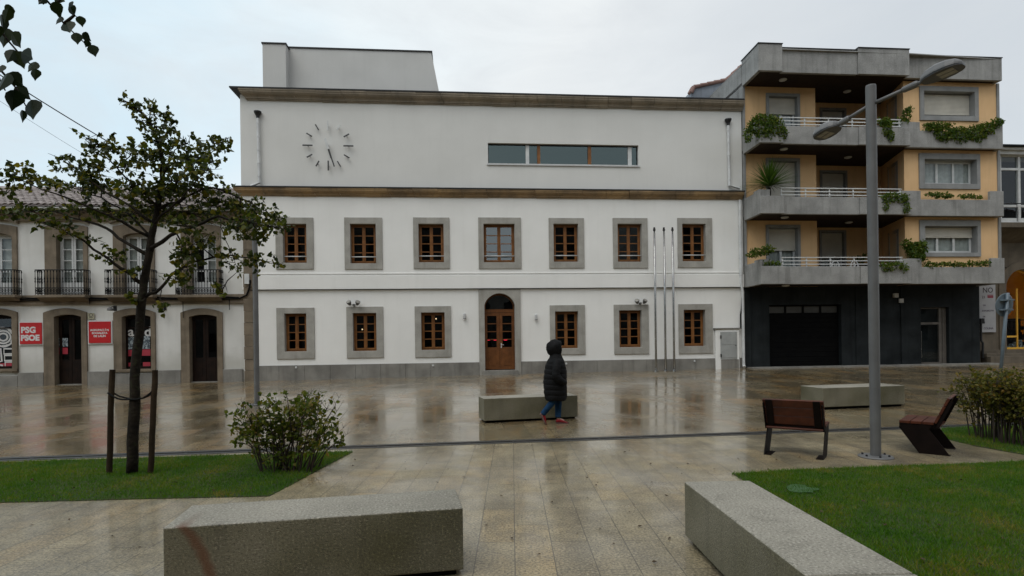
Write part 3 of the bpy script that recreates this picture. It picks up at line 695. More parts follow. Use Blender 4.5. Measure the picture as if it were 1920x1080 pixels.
MB().tube([(cx-.03,-0.2,cz+.03),(cx-.03,0.0,cz+.03)], 0.05, 12).build('hub', M['light_metal'], ck)

for px, py, ph, lab in ((1228.5, 692, 430, 'steel flagpole nearest the town hall door, leftmost of three'), (1246.5, 691.5, 430, 'steel flagpole between the two other flagpoles'), (1262.5, 691, 430, 'steel flagpole nearest the last window, rightmost of three')):
    yy = -0.55; x = fx(px, 560, yy); zt = fz(px-1.5, ph, yy); zb = gz(*W(x,yy,0).xy)
    fp = root_f('flagpole', lab, 'flagpole', x, yy, zb, 'bare flagpoles in front of the town hall')
    MB().tube([(x,yy,zb-.02),(x,yy,zb+2.5),(x,yy,zt-.08)], [0.045,0.042,0.032], 10).build('pole', M['steel'], fp, smooth=True)
    MB().lathe([(0.02,-0.08),(0.055,-0.05),(0.06,-0.01),(0.03,0.02),(0.05,0.05),(0.02,0.09)], (x,yy,zt), 10).build('finial', M['dark_metal'], fp)
    MB().lathe([(0.09,-0.02),(0.09,0.02),(0.055,0.03),(0.055,0.06)], (x,yy,zb), 12).build('base_collar', M['steel'], fp)
    MB().tube([(x+.045,yy-.02,zt-.15),(x+.05,yy-.03,zb+1.2)], 0.006, 5).build('halyard', M['light_metal'], fp)
for px, py, lab in ((663, 569, 'twin grey floodlight above the lower window left of the door'), (1201, 566, 'twin grey floodlight beside the flagpoles')):
    x, z = F(px, py, -.12)
    fl = root_f('twin_floodlight', lab, 'floodlight', x, -.1, z, 'twin floodlights on the town hall')
    MB().box(x-.04, x+.04, -.14, -.001, z-.09, z-.02).tube([(x-.16,-.12,z-.055),(x+.16,-.12,z-.055)], 0.014, 6).build('bracket', M['lamp_grey'], fl)
    for s in (-1, 1):
        c = Vector((x+s*0.16, -.16, z)); d = Vector((s*0.25, -0.5, 0.6)).normalized()
        hd = MB().tube([c-d*0.09, c-d*0.05, c+d*0.04, c+d*0.09], [0.035, 0.06, 0.095, 0.1], 12).build('lamp_head', M['lamp_grey'], fl)
        MB().tube([c+d*0.0905, c+d*0.094], [0.086, 0.086], 12).build('lens', M['lens'], hd)
for px, py, lab in ((871, 592, 'small cylindrical wall lamp left of the town hall door'), (1005, 594, 'small cylindrical wall lamp right of the town hall door')):
    x, z = F(px, py, -.06)
    wl = root_f('wall_lamp', lab, 'wall lamp', x, -.06, z, 'small wall lamps by the door')
    MB().lathe([(0.055,-0.1),(0.055,0.08),(0.04,0.1)], (x,-.075,z), 12).build('lamp_body', M['light_metal'], wl)
    MB().lathe([(0.06,-0.125),(0.05,-0.1005)], (x,-.075,z), 12).build('lamp_ring', M['lamp_grey'], wl)
for px, py in ((555, 689), (812, 685.5), (1062, 682), (1302.5, 677)):
    x, z = F(px, py, -.06)
    MB().tube([(x,-.052,z),(x,-.08,z)], [0.045,0.035], 10).build_f('plinth_light', M['white_paint'], (x,-.05,z), {555:'small round white light in the plinth farthest left', 812:'small round white light in the plinth left of the door', 1062:'small round white light in the plinth behind the person', 1302.5:'small round white light in the plinth right of the flagpoles'}[px], 'light', 'round lights set in the plinth')
# meter cabinet at the right end
ax0, ax1 = fx(1342, 660, -.12), fx(1386, 660, -.12); zc = fz(1365, 617, -.12)
mc = root_f('meter_cabinet', 'low white masonry meter cabinet with grey door at the right end of the town hall', 'cabinet', (ax0+ax1)/2, -.12, 0.38)
MB().box(ax0, ax1, -.14, -.053, 0.2, zc).build('masonry_box', M['plaster'], mc, bevel=0.01)
MB().box(ax0-.05, ax1+.05, -.19, -.002, zc+.001, zc+.05).build('capstone', M['plinth'], mc, bevel=0.01)
MB().box(ax0+.22, ax1-.03, -.155, -.1405, 0.2, fz(1365,674,-.15)).build('foot_stone', M['plinth'], mc)
dx0, dx1, dz0_, dz1_ = fx(1351,650,-.15), fx(1382,650,-.15), fz(1366,673,-.15), fz(1366,622,-.15)
M['grey_door'] = mat('grey_cabinet_paint', (0.36,0.37,0.36), (0.29,0.30,0.295), 3, 0.5, 0.1, streak=((0.18,0.18,0.17), 0.4))
md = MB().box(dx0, dx1, -.165, -.141, dz0_, dz1_).box(dx0+.05, dx1-.05, -.172, -.1655, dz0_+.06, (dz0_+dz1_)/2-.03).box(dx0+.05, dx1-.05, -.172, -.1655, (dz0_+dz1_)/2+.03, dz1_-.06).build('cabinet_door', M['grey_door'], mc, bevel=0.004, seg=1)
for zz in (dz0_+0.15, dz1_-0.22): MB().box(dx0-.02, dx0+.03, -.185, -.173, zz-.07, zz+.07).build('hinge', M['black'], md)
MB().box(dx1-.08, dx1-.05, -.185, -.173, (dz0_+dz1_)/2-.025, (dz0_+dz1_)/2+.01).build('lock', M['black'], md)
# black cable under the string course
cb = MB(); P = []
for k in range(40):
    t_ = k/39; P.append((xL+0.3+(xR-xL-0.35)*t_, -0.085, zb0-0.02-0.008*math.sin(k*1.3)))
cb.tube(P, 0.017, 6)
cb.tube([(xR-.12,-.1,zb0-.02),(xR-.12,-.11,zb0-.25),(xR-.15,-.1,zb0-0.9),(xR-.2,-.1,zb0-1.2),(xR-.2,-.1,zb0-1.8)], 0.03, 6)
cb.build_f('facade_cable', M['rubber'], (0,-.085,zb0), 'black cable running under the string course of the town hall', 'cable')

# ================================================================== old house on the left
oh = root_f('old_terrace_house', 'old two storey white house with brown stone trim and iron balconies, beside the town hall', 'building', fx(200, 700), 0, 0.2)
hx0 = fx(-330, 600); hx1 = fx(475, 600)
ze = fz(200, 410); zb2 = fz(200, 571); zbt = fz(200, 553); zplh = fz(200, 696)
upX = [(-40, 24, -50, 33), (107, 157, 85, 165), (232, 280, 213, 290), (359, 406, 340, 414)]
loX = [(-35, 24, -48, 34, 'shop'), (103, 154, 83, 164, 'door'), (230, 284, 214, 292, 'shop'), (356, 408, 340, 418, 'door')]
hol = []
for a,b,_,_ in upX: hol.append((fx(a,480)-.02, fx(b,480)+.02, zbt+0.02, fz((a+b)/2, 437)))
for a,b,_,_,k in loX: hol.append((fx(a,640)-.02, fx(b,640)+.02, BASE if k == 'door' else fz((a+b)/2, 693), fz((a+b)/2, 590)))
MB().wall(hx0, hx1, BASE, ze+0.3, 0.02, hol).add([(hx0,0.02,BASE),(hx0,9,BASE),(hx0,9,ze),(hx0,0.02,ze)], [(0,1,2,3)]).add([(hx0,9,BASE),(hx1,9,BASE),(hx1,9,ze),(hx0,9,ze)], [(0,1,2,3)]).build('wall', M['plaster_old'], oh)
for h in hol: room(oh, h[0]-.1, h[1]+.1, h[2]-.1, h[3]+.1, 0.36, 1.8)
def seg_surround(ix0, ix1, ox0, ox1, z0, zs, rise, zo, orise, y0, y1, name='window_surround'):
    inn = archpts(ix0, ix1, z0, zs, rise, 10); ou = archpts(ox0, ox1, z0, zo, orise, 10)
    return MB().ring(ou, inn, y0, y1, closed=False).build(name, M['stone_brown'], oh)
def stone_cap(x0, x1, z, rise, h=0.12):
    a_ = archpts(x0-.06, x1+.06, z, z+.01, rise, 10)[1:-1]; b_ = [(x, zz+h) for x, zz in a_]
    return MB().ring(b_, a_, -0.16, 0.0, closed=False)
BAL = ['first iron balcony', 'second']
for i, (a,b,oa,ob) in enumerate(upX):
    ix0, ix1, ox0, ox1 = fx(a,480), fx(b,480), fx(oa,480), fx(ob,480); zs = fz((a+b)/2, 443); zo = fz((a+b)/2, 425)
    seg_surround(ix0, ix1, ox0, ox1, zbt+.01, zs, 0.12, zo, 0.1, -0.05, 0.34)
    stone_cap(ox0-.02, ox1+.02, zo+.09, 0.17).build('window_hood', M['stone_brown'], oh)
    # french window: white frame, two leaves, three rows
    o = MB(); z0 = zbt+0.06; z1 = zs+0.03; mid = (ix0+ix1)/2; y0 = 0.2
    for l, r in ((ix0+.04, mid-.006), (mid+.006, ix1-.04)):
        o.ring(rect(l,r,z0,z1), rect(l+.075,r-.075,z0+.45,z1-.09), y0, y0+.045)
        o.box(l+.075, r-.075, y0+.01, y0+.035, z0+.08, z0+.449)
        for k in (1, 2, 3): 
            zz = z0+.45+(z1-.09-z0-.45)*k/4; o.box(l+.075, r-.075, y0+.006, y0+.036, zz-.016, zz+.016)
    o.ring(archpts(ix0, ix1, z0-.02, zs, .115, 10), archpts(ix0+.04, ix1-.04, z0-.02, zs-.0, .075, 10), y0-.01, y0+.08, closed=False)
    o.box(ix0+.04, ix1-.04, y0, y0+.05, z1+.002, zs+.1)
    wn = o.build('french_window', M['white_paint'], oh, bevel=0.004, seg=1)
    MB().add([(ix0+.05,y0+.02,z0+.1),(ix1-.05,y0+.02,z0+.1),(ix1-.05,y0+.02,z1-.05),(ix0+.05,y0+.02,z1-.05)], [(0,1,2,3)]).build('pane', M['glass'], wn, fix=False)
    cu = MB(); nk = 14
    xsC = np.linspace(ix0+.06, ix1-.06 if i != 3 else mid+.3, nk*2+1); 
    if i == 3: xsC = np.linspace(mid+.05, ix1-.06, nk*2+1)
    cu.add([(x_, y0+.12+.018*(1 if k % 2 else -1), zz) for k, x_ in enumerate(xsC) for zz in (z0, z1)], [(2*k, 2*k+2, 2*k+3, 2*k+1) for k in range(len(xsC)-1)])
    cu.build('curtain', M['curtain'], wn, fix=False, smooth=True)
# balconies (parts of the house)
for i, (p0, p1, pr0, pr1) in enumerate(((-60, 27, -60, 27), (66, 158, 66, 158), (197, 285, 197, 285), (329, 411, 329, 411))):
    pj = 0.42; x0, x1 = fx(p0, 530, -pj), fx(p1, 530, -pj); zs = fz((p0+p1)/2, 553, -pj); zt = fz((p0+p1)/2, 506, -pj)
    sl = MB().box(x0-.04, x1+.04, -pj-.05, 0.0, zs-.10, zs).prism_yz([(-pj+.02, zs-.1005), (0, zs-.1005), (0, zs-.26), (-pj*.5, zs-.2)], x0+.02, x1-.02)
    bo = sl.build('balcony', M['stone_brown'], oh, bevel=0.012, seg=1)
    r = MB(); zr = zt
    for (A_, B_) in (((x0,-pj),(x1,-pj)), ((x0,-pj),(x0,-.05)), ((x1,-pj),(x1,-.05))):
        A_ = Vector((*A_,0)); B_ = Vector((*B_,0)); L = (B_-A_).length; nb = max(int(L/0.105), 2)
        for zz, rr in ((zr, .022), (zs+.28, .012), (zs+.06, .014)): r.tube([A_+Vector((0,0,zz)), B_+Vector((0,0,zz))], rr, 6)
        for k in range(nb+1):
            p = A_.lerp(B_, k/nb); zm = zs+.28+(zr-zs-.28)*0.5
            r.lathe([(.011, zs-zs),(.011,.22),(.011, zm-zs-.17),(.026, zm-zs-.1),(.014, zm-zs-.04),(.028, zm-zs),(.014, zm-zs+.06),(.011, zm-zs+.12),(.011, zr-zs-.1),(.024, zr-zs-.06),(.011, zr-zs)], (p.x,p.y,zs), 6)
        for k in range(nb):     # scroll panel at the foot
            p = A_.lerp(B_, (k+.5)/nb); t_ = (B_-A_).normalized()
            C = Vector((p.x, p.y, zs+.17))
            r.tube([C+t_*(.045*math.cos(q))+Vector((0,0,.085*math.sin(q))) for q in np.linspace(0, 2*PI, 11)], .009, 4)
            r.tube([C+t_*(.02*math.cos(q))+Vector((0,0,.03*math.sin(q))) for q in np.linspace(0, 2*PI, 8)], .008, 4)
    r.build('railing', M['iron'], bo)
MB().box(hx0, hx1, -0.07, 0.019, zb2, zbt+.0).build('stone_band', M['stone_brown'], oh, bevel=0.01)
for i, (a,b,oa,ob,k) in enumerate(loX):
    ix0, ix1, ox0, ox1 = fx(a,640), fx(b,640), fx(oa,640), fx(ob,640); m_ = (a+b)/2
    zs = fz(m_, 594); zo = fz(m_, 586); z0 = BASE if k == 'door' else zplh
    seg_surround(ix0, ix1, ox0, ox1, z0, zs, 0.09, zo, 0.17, -0.055, 0.36, 'door_surround' if k == 'door' else 'window_surround')
    if k == 'shop':
        zq = fz(m_, 692); MB().box(ox0, ox1, -0.09, 0.36, zq-.1, zq).build('window_sill', M['stone_brown'], oh, bevel=0.01)
        o = MB().ring(rect(ix0,ix1,zq,zs), rect(ix0+.07,ix1-.07,zq+.1,zs-.07), 0.22, 0.3).box(ix0+.07, ix1-.07, .225, .29, zs-.45, zs-.40)
        o.box(ix0, ix1, .222, .3, zs+.002, zs+.1)
        wn = o.build('shop_window', M['wood_dark'], oh)
        MB().add([(ix0+.07,.26,zq+.1),(ix1-.07,.26,zq+.1),(ix1-.07,.26,zs-.07),(ix0+.07,.26,zs-.07)], [(0,1,2,3)]).build('pane', M['glass'], wn, fix=False)
        if i == 2:
            for sx, ltr in ((240, 'a'), (270.5, 'd')):
                text_part(ltr, 0.52, 'lettering', M['white_sign'], wn, (fx(sx,627,.25), .252, fz(sx, 630, .25)), bold=0.012)
            for q, mm in (((238,252,632,655),'poster_grey'), ((265,281,630,654),'poster_grey'), ((236,252,656,668),'poster_pink'), ((264,282,655,667),'poster_pink'), ((238,250,680,689),'poster_pink'), ((268,282,679,688),'poster_pink')):
                qq = rpx(q, .25); MB().box(qq[0],qq[1],.2505,.2545,qq[2],qq[3]).build('poster', M[mm], wn)
        else:
            # white line emblem: a flower above a closed hand
            cx_, cz_ = F(6, 632, .25); sc = 0.38; em = MB()
            for rr in (1.0, .68, .4): em.stroke([(cx_+sc*rr*math.cos(q)*(1.05), cz_+sc*rr*math.sin(q)*.95) for q in np.linspace(0, 2*PI, 22)[:-1]], .065, .246, .2545, True)
            for k2 in range(6):
                q = k2*PI/3+.4; em.stroke([(cx_+sc*.95*math.cos(q+t_), cz_+sc*.95*math.sin(q+t_)) for t_ in (0, .3, .6)], .09, .244, .2455)
            zf = cz_-sc*1.15
            for r_ in range(4):
                zz = zf-.12-.26*r_
                em.stroke([(cx_+.02+.02*r_, zz+.1), (cx_+.36, zz+.1), (cx_+.42, zz), (cx_+.36, zz-.1), (cx_+.02+.02*r_, zz-.1)], .06, .246, .2545, True)
            em.stroke([(cx_-.42, zf), (cx_-.1, zf-.02), (cx_-.06, zf-.5), (cx_-.3, zf-.55)], .07, .246, .2545)
            em.stroke([(cx_-.42, zf-.62), (cx_-.05, zf-.66), (cx_-.02, zf-1.1)], .07, .246, .2545)
            em.build('emblem', M['white_sign'], wn)
            q = rpx((-30, 22, 681, 690), .25); MB().box(q[0],q[1],.2505,.2535,q[2],q[3]).build('poster', M['poster_pink'], wn)
    else:
        zd = gz(*W(ix0,0,0).xy)+.03; mid = (ix0+ix1)/2; zt_ = zs+.02
        MB().box(ix0, ix1, .05, .36, BASE, zd-.003).build('doorstep', M['plinth'], oh)
        for l, r in ((ix0+.03, mid-.004), (mid+.004, ix1-.03)):
            lf = MB().ring(rect(l,r,zd,zt_), rect(l+.1,r-.1,zd+.95,zt_-.12), .2, .26)
            lf.box(l+.1, r-.1, .21, .25, zd+.12, zd+.949).box(l+.14, r-.14, .195, .2095, zd+.2, zd+.86)
            lfo = lf.build('door_leaf', M['wood_dark'], oh, bevel=0.005, seg=1)
            MB().add([(l+.1,.235,zd+.95),(r-.1,.235,zd+.95),(r-.1,.235,zt_-.12),(l+.1,.235,zt_-.12)], [(0,1,2,3)]).build('pane', M['glass'], lfo, fix=False)
            if i == 1 and l < mid-.1:
                for q, mm in (((110,127,634,650),'poster_grey'), ((109,127,652,664),'poster_pink')):
                    qq = rpx(q, .22); MB().box(qq[0],qq[1],.2255,.2295,qq[2],qq[3]).build('poster', M[mm], lfo)
        MB().box(ix0, ix1, .19, .28, zt_+.002, zs+.14).build('door_head', M['wood_dark'], oh)
cuts = [hx0]+[v for (a,b,oa,ob,k) in loX for v in (fx(oa,700), fx(ob,700))]+[fx(456,700)]
for k in range(0, len(cuts)-1, 2):
    if cuts[k+1]-cuts[k] > .1: MB().box(cuts[k]+.003, cuts[k+1]-.003, -.045, .018, BASE+.1, zplh).build('plinth', M['plinth'], oh, bevel=0.01, seg=1)
for (a,b,oa,ob,k) in loX:
    if k == 'shop': MB().box(fx(oa,700), fx(ob,700), -.05, .018, BASE+.1, zplh-.11).build('plinth', M['plinth'], oh, bevel=0.01, seg=1)
qx0, qx1 = fx(457, 600, -.09), fx(474.5, 600, -.09); zz = BASE; k = 0; cqm = MB()
while zz < ze-.05:
    h_ = 0.52 if k % 2 else 0.44
    cqm.box(qx0+(0.0 if k % 2 else .012), qx1, -.10+.006*(k % 3), .017, zz, min(zz+h_-.008, ze)); zz += h_; k += 1
cqm.build('corner_pilaster', M['stone_brown'], oh, bevel=0.008, seg=1)
MB().prism_yz([(-.28, fz(200,395,-.28)), (-.28, fz(200,399,-.28)), (-.14, ze-.0+.02), (-.10, ze-.12), (.019, ze-.12), (.019, fz(200,395,-.28))], hx0, hx1).build('eaves_cornice', M['stone_brown'], oh)
zg = fz(200, 391, -.4)
MB().rings([[(x, -.40+.085*math.cos(q), zg+.03+.085*math.sin(q)) for q in np.linspace(PI, 2*PI, 9)]+[(x, -.40+.07*math.cos(q), zg+.035+.07*math.sin(q)) for q in np.linspace(2*PI, PI, 9)] for x in (hx0, hx1-.05)]).build('gutter', M['zinc'], oh)
# tiled roof
yr = 3.0; z_e = fz(200, 386, -.42); z_r = fz(200, 357, yr); sl = (z_r-z_e)/(yr+.42); rows = 11
rt = MB(); xr1 = fx(451, 390, -.3)
ncol = int((xr1-hx0)/0.235)
for j in range(rows):
    ya = -.42+(yr+.42)*j/rows; yb_ = -.42+(yr+.42)*(j+1)/rows+.07
    for i in range(ncol):
        c_ = hx0+.12+i*.235; R = []
        jz = random.uniform(-.008,.008); jx = random.uniform(-.008,.008)
        for yy, lift, rad in ((ya, .03, .105), (yb_, .0, .088)):
            R.append([(c_+jx+rad*math.cos(q), yy, z_e+sl*(yy+.42)+lift+jz+rad*.75*math.sin(q)) for q in np.linspace(PI, 0, 7)])
        rt.rings(R, closed=False)
        # lip of the tile
        a0 = R[0]; rt.add(a0+[(p[0], p[1], p[2]-.022) for p in a0], [(k_, k_+1, 8+k_, 7+k_) for k_ in range(6)])
rf = rt.build('roof_tiles', M['tile'], oh, fix=False, smooth=True)
MB().add([(hx0,-.44,z_e-.02),(xr1,-.44,z_e-.02),(xr1,yr,z_r-.02),(hx0,yr,z_r-.02),(hx0,yr+4.5,z_e),(xr1,yr+4.5,z_e)], [(0,1,2,3),(3,2,5,4)]).build('roof_deck', M['tile'], oh)
MB().tube([(hx0,yr+.05,z_r+.05),(xr1,yr+.05,z_r+.05)], .11, 8).build('roof_ridge', M['tile'], oh)

# signs and fittings on the old house -------------------------------------
def sign_panel(q, name, lab, cat, m, y=-.03, th_=.025, border=None):
    a,b,c,d = rpx(q, y)
    r = root_f(name, lab, cat, (a+b)/2, y, c)
    if border: MB().box(a-.05, b+.05, y+.0005, .0, c-.05, d+.05).build('backing', border, r)
    MB().box(a, b, y-th_, y, c, d).build('panel', m, r)
    return r, a, b, c, d
r, a,b,c,d = sign_panel((38, 79, 605, 645), 'party_sign', 'red wall sign with large white letters reading PSG PSOE', 'sign', M['red'], border=M['white_sign'])
wv = b-a; hv = d-c
text_part('PSG', wv*.40, 'lettering', M['white_sign'], r, (a+wv*.05, -.0565, c+hv*.53), bold=.014)
text_part('PSOE', wv*.372, 'lettering', M['white_sign'], r, (a+wv*.04, -.0565, c+hv*.17), bold=.016)
r, a,b,c,d = sign_panel((167, 208, 603, 643), 'party_sign', 'red wall sign with three lines of small white lettering', 'sign', M['red'], border=M['white_sign'])
wv = b-a; hv = d-c
for tx, zz in (('AGRUPACIÓN', .56), ('SOCIALISTA', .42), ('DE LALÍN', .28)):
    text_part(tx, wv*.132, 'lettering', M['white_sign'], r, ((a+b)/2, -.0565, c+hv*zz), 'CENTER', bold=.004)
r, a,b,c,d = sign_panel((165, 177, 587, 598.5), 'plaque', 'small cream plaque above the second red sign', 'plaque', M['cream_plate'], th_=.015)
MB().stroke([((a+b)/2+.07*math.cos(q), (c+d)/2+.04+.06*math.sin(q)) for q in np.linspace(0, 2*PI, 14)[:-1]], .02, -.0475, -.0455, True).box(a+.05, b-.05, -.0475, -.0455, c+.05, c+.07).build('print', M['ink'], r)
for px, py, lab in ((210, 578, 'small bracket floodlight above the shop window with posters'), (304, 577, 'dark bracket lamp to the right of the tree trunk on the old house')):
    x, z = F(px, py, -.2); l = root_f('bracket_lamp', lab, 'wall lamp', x, 0, z, 'bracket lamps on the old house')
    MB().tube([(x,.018,z+.02),(x,-.2,z+.06),(x,-.32,z)], .016, 6).box(x-.06,x+.06,-.01,.018,z-.09,z+.11).build('bracket', M['dark_metal'], l)
    MB().lathe([(.03,.06),(.10,.0),(.11,-.06),(.09,-.08)], (x,-.32,z-.02), 10).build('lamp_head', M['lamp_grey'], l)
x, z = F(463, 523, -.13); MB().box(x-.09, x+.09, -.17, -.1005, z-.2, z+.2).build_f('junction_box', M['white_paint'], (x,-.1,z), 'small white junction box on the brown corner pilaster', 'junction box')
x, z = F(340, 573, -.1)
cb = MB()
for off, rr in ((0, .03), (.05, .018), (-.045, .02)):
    P = []
    for k in range(46):
        p = -330+(448+330)*k/45
        P.append((fx(p, 567, -.11), -.11-.02*(off > 0), zbt-.17+off+.022*math.sin(k*.9+off*30)+.012*math.sin(k*2.3)))
    cb.tube(P, rr, 6)
xe = P[-1][0]
cb.tube([(xe,-.11,zbt-.19),(xe+.3,-.12,zbt-.05),(xe+.42,-.13,zbt+.25),(xe+.45,-.13,zbt+.55)], .035, 6)
for p, d_ in ((343, .75), (168, .2), (430, .45)): cb.tube([(fx(p,570,-.1),-.1,zbt-.18),(fx(p,570,-.1),-.09,zbt-.18-d_)], .014, 5)
cb.build_f('facade_cable', M['rubber'], (0,-.11,zbt), 'bundle of black cables sagging along the old house under the balconies', 'cable')
# ================================================================== ochre apartment block
ab = root_f('apartment_block', 'ochre apartment block with three rows of grey concrete balconies above a dark ground floor', 'building', fx(1620, 685), 0, 0.35)
yF = -1.5
ax0 = xR+0.03; ax1 = fx(1869, 300, -.9)
zB = [fz(1424, 532.7, -1.55), fz(1424, 400, -1.55), fz(1424, 267, -1.55), fz(1424, 132, -1.55)]      # undersides
zT = [fz(1427, 499, -1.55), fz(1427, 367, -1.55), fz(1427, 233, -1.55), fz(1424, 81.5, -1.55)]
xc = fx(1530, 300, 0); yrec = 1.5; xrr = fx(1652, 300, yrec); xb0 = fx(1695, 300, -.9); xb1 = ax1
seg = [(fx(1425,300,-1.56), fx(1470,300,-1.56), -1.56), (fx(1470,300,-1.47), fx(1611,300,-1.47), -1.44), (fx(1611,300,-1.5), fx(1708,300,-1.5), -1.50), (fx(1708,300,-1.25), fx(1880.5,300,-1.25), -1.27)]
for i in range(3): seg[i+1] = (seg[i][1], seg[i+1][1], seg[i+1][2])
names = ['first', 'second', 'third']
zSill = {}
for k in range(4):
    zb_, zt_ = zB[k], zT[k]
    mb = MB(); top = k == 3
    for i, (x0, x1, y0) in enumerate(seg):
        ztop_ = zt_+(0.0 if not top else (0.0, -.10, -.02, -.14)[i])
        if i == 3 and not top:
            zm = zt_-.02
            mb.prism_xz([(x0+.004, zb_), (x1, zb_), (x1, zm+.38), (x1-.62, zm+.38), (x1-.62, zm), (x0+.62, zm), (x0+.62, zm+.36), (x0+.004, zm+.36)], y0, y0+.14)
        elif i == 2 and not top:
            mb.box(x0+.004, x1-.002, y0, y0+.14, zb_, ztop_)
        else: mb.box(x0+(.004 if i else 0), x1-.002, y0, y0+.14, zb_, ztop_)
    xl = seg[0][0]
    mb.prism_xy([(xl+.14, -1.42), (xl-.002, -1.56), (ax0, -.02), (ax0+.16, -.02)], zb_, zt_+(0.0 if top else .22))
    mb.box(seg[3][1]-.14, seg[3][1]-.001, seg[3][2]+.142, .3, zb_, zt_-.14 if top else zt_+.36)
    if not top:
        mb.box(xl+.02, xl+.5, -1.40, -.95, zb_+.3, zt_+.30); mb.box(seg[3][0]-.3, seg[3][0]+.05, -1.30, -.95, zb_+.3, zt_+.33)
    bo = mb.build('parapet' if top else 'balcony', M['concrete'], ab, bevel=0.012, seg=1)
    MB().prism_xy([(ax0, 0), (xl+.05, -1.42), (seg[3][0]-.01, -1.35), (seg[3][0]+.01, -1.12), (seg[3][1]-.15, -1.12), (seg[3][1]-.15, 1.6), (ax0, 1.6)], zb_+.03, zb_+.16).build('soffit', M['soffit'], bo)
    if top:
        MB().prism_xy([(ax0, .5), (xl, -1.55), (seg[3][0], -1.5), (seg[3][1], -1.26), (seg[3][1], 11), (ax0, 11)], zt_-.2, zt_-.16).build('roof', M['concrete'], ab)
        for i, (x0, x1, y0) in enumerate(seg):
            zz = zt_+(0.0, -.10, -.02, -.14)[i]; MB().box(x0-.01, x1+.01, y0-.03, y0+.17, zz+.002, zz+.035).build('flashing', M['dark_metal'], bo)
        MB().prism_xy([(xl+.10, -1.56), (xl-.03, -1.60), (ax0-.03, 0), (ax0+.1, 0)], zt_+.002, zt_+.035).build('flashing', M['dark_metal'], bo)
    else:
        # planter soil and railing
        MB().box(seg[3][0]+.1, seg[3][1]-.16, seg[3][2]+.142, -.91, zb_+.4, zt_-.09).build('planter_soil', M['soil'], bo)
        rl = MB(); x0r, x1r = fx(1463, 300, -1.35), seg[3][0]-.31
        for q in (.10, .24, .38): rl.box(x0r, x1r, -1.36, -1.335, zt_+q-.018, zt_+q+.018)
        for xx in np.linspace(x0r+.05, x1r-.05, 6): rl.box(xx-.025, xx+.025, -1.332, -1.30, zt_-.02, zt_+.40)
        rl.build('railing', M['white_paint'] if k else M['light_metal'], bo)
    # ceiling lamps
    for px, yy in ((1470, -.75), (1590, .2)):
        if k > 0 or px == 1470:
            MB().ell((fx(px, 300, yy), yy, zb_+.01), .16, .16, .05).build('ceiling_lamp', M['light_metal'], bo, smooth=True)
lv = [(zB[0]+.17, zB[1]+.029), (zB[1]+.17, zB[2]+.029), (zB[2]+.17, zB[3]+.029)]
def prect(q, y): 
    a,b,c,d = q; return (fx(a,(c+d)/2,y), fx(b,(c+d)/2,y), fz((a+b)/2,d,y), fz((a+b)/2,c,y))
lwin = [(1436,1500, 422,500), (1436,1499, 297,366), (1436,1499, 176,240)]
cwin = [(1536,1586, 432,510), (1537,1588, 320,380), (1537,1586, 203,250)]
bwin = [(1733,1831, 424,474), (1732,1830, 299,345), (1731,1826, 172,218)]
bsur = [(1725,1839, 413,481), (1724,1838, 288,354), (1725,1835, 162,226)]
wl, wc_, wb = MB(), MB(), MB()
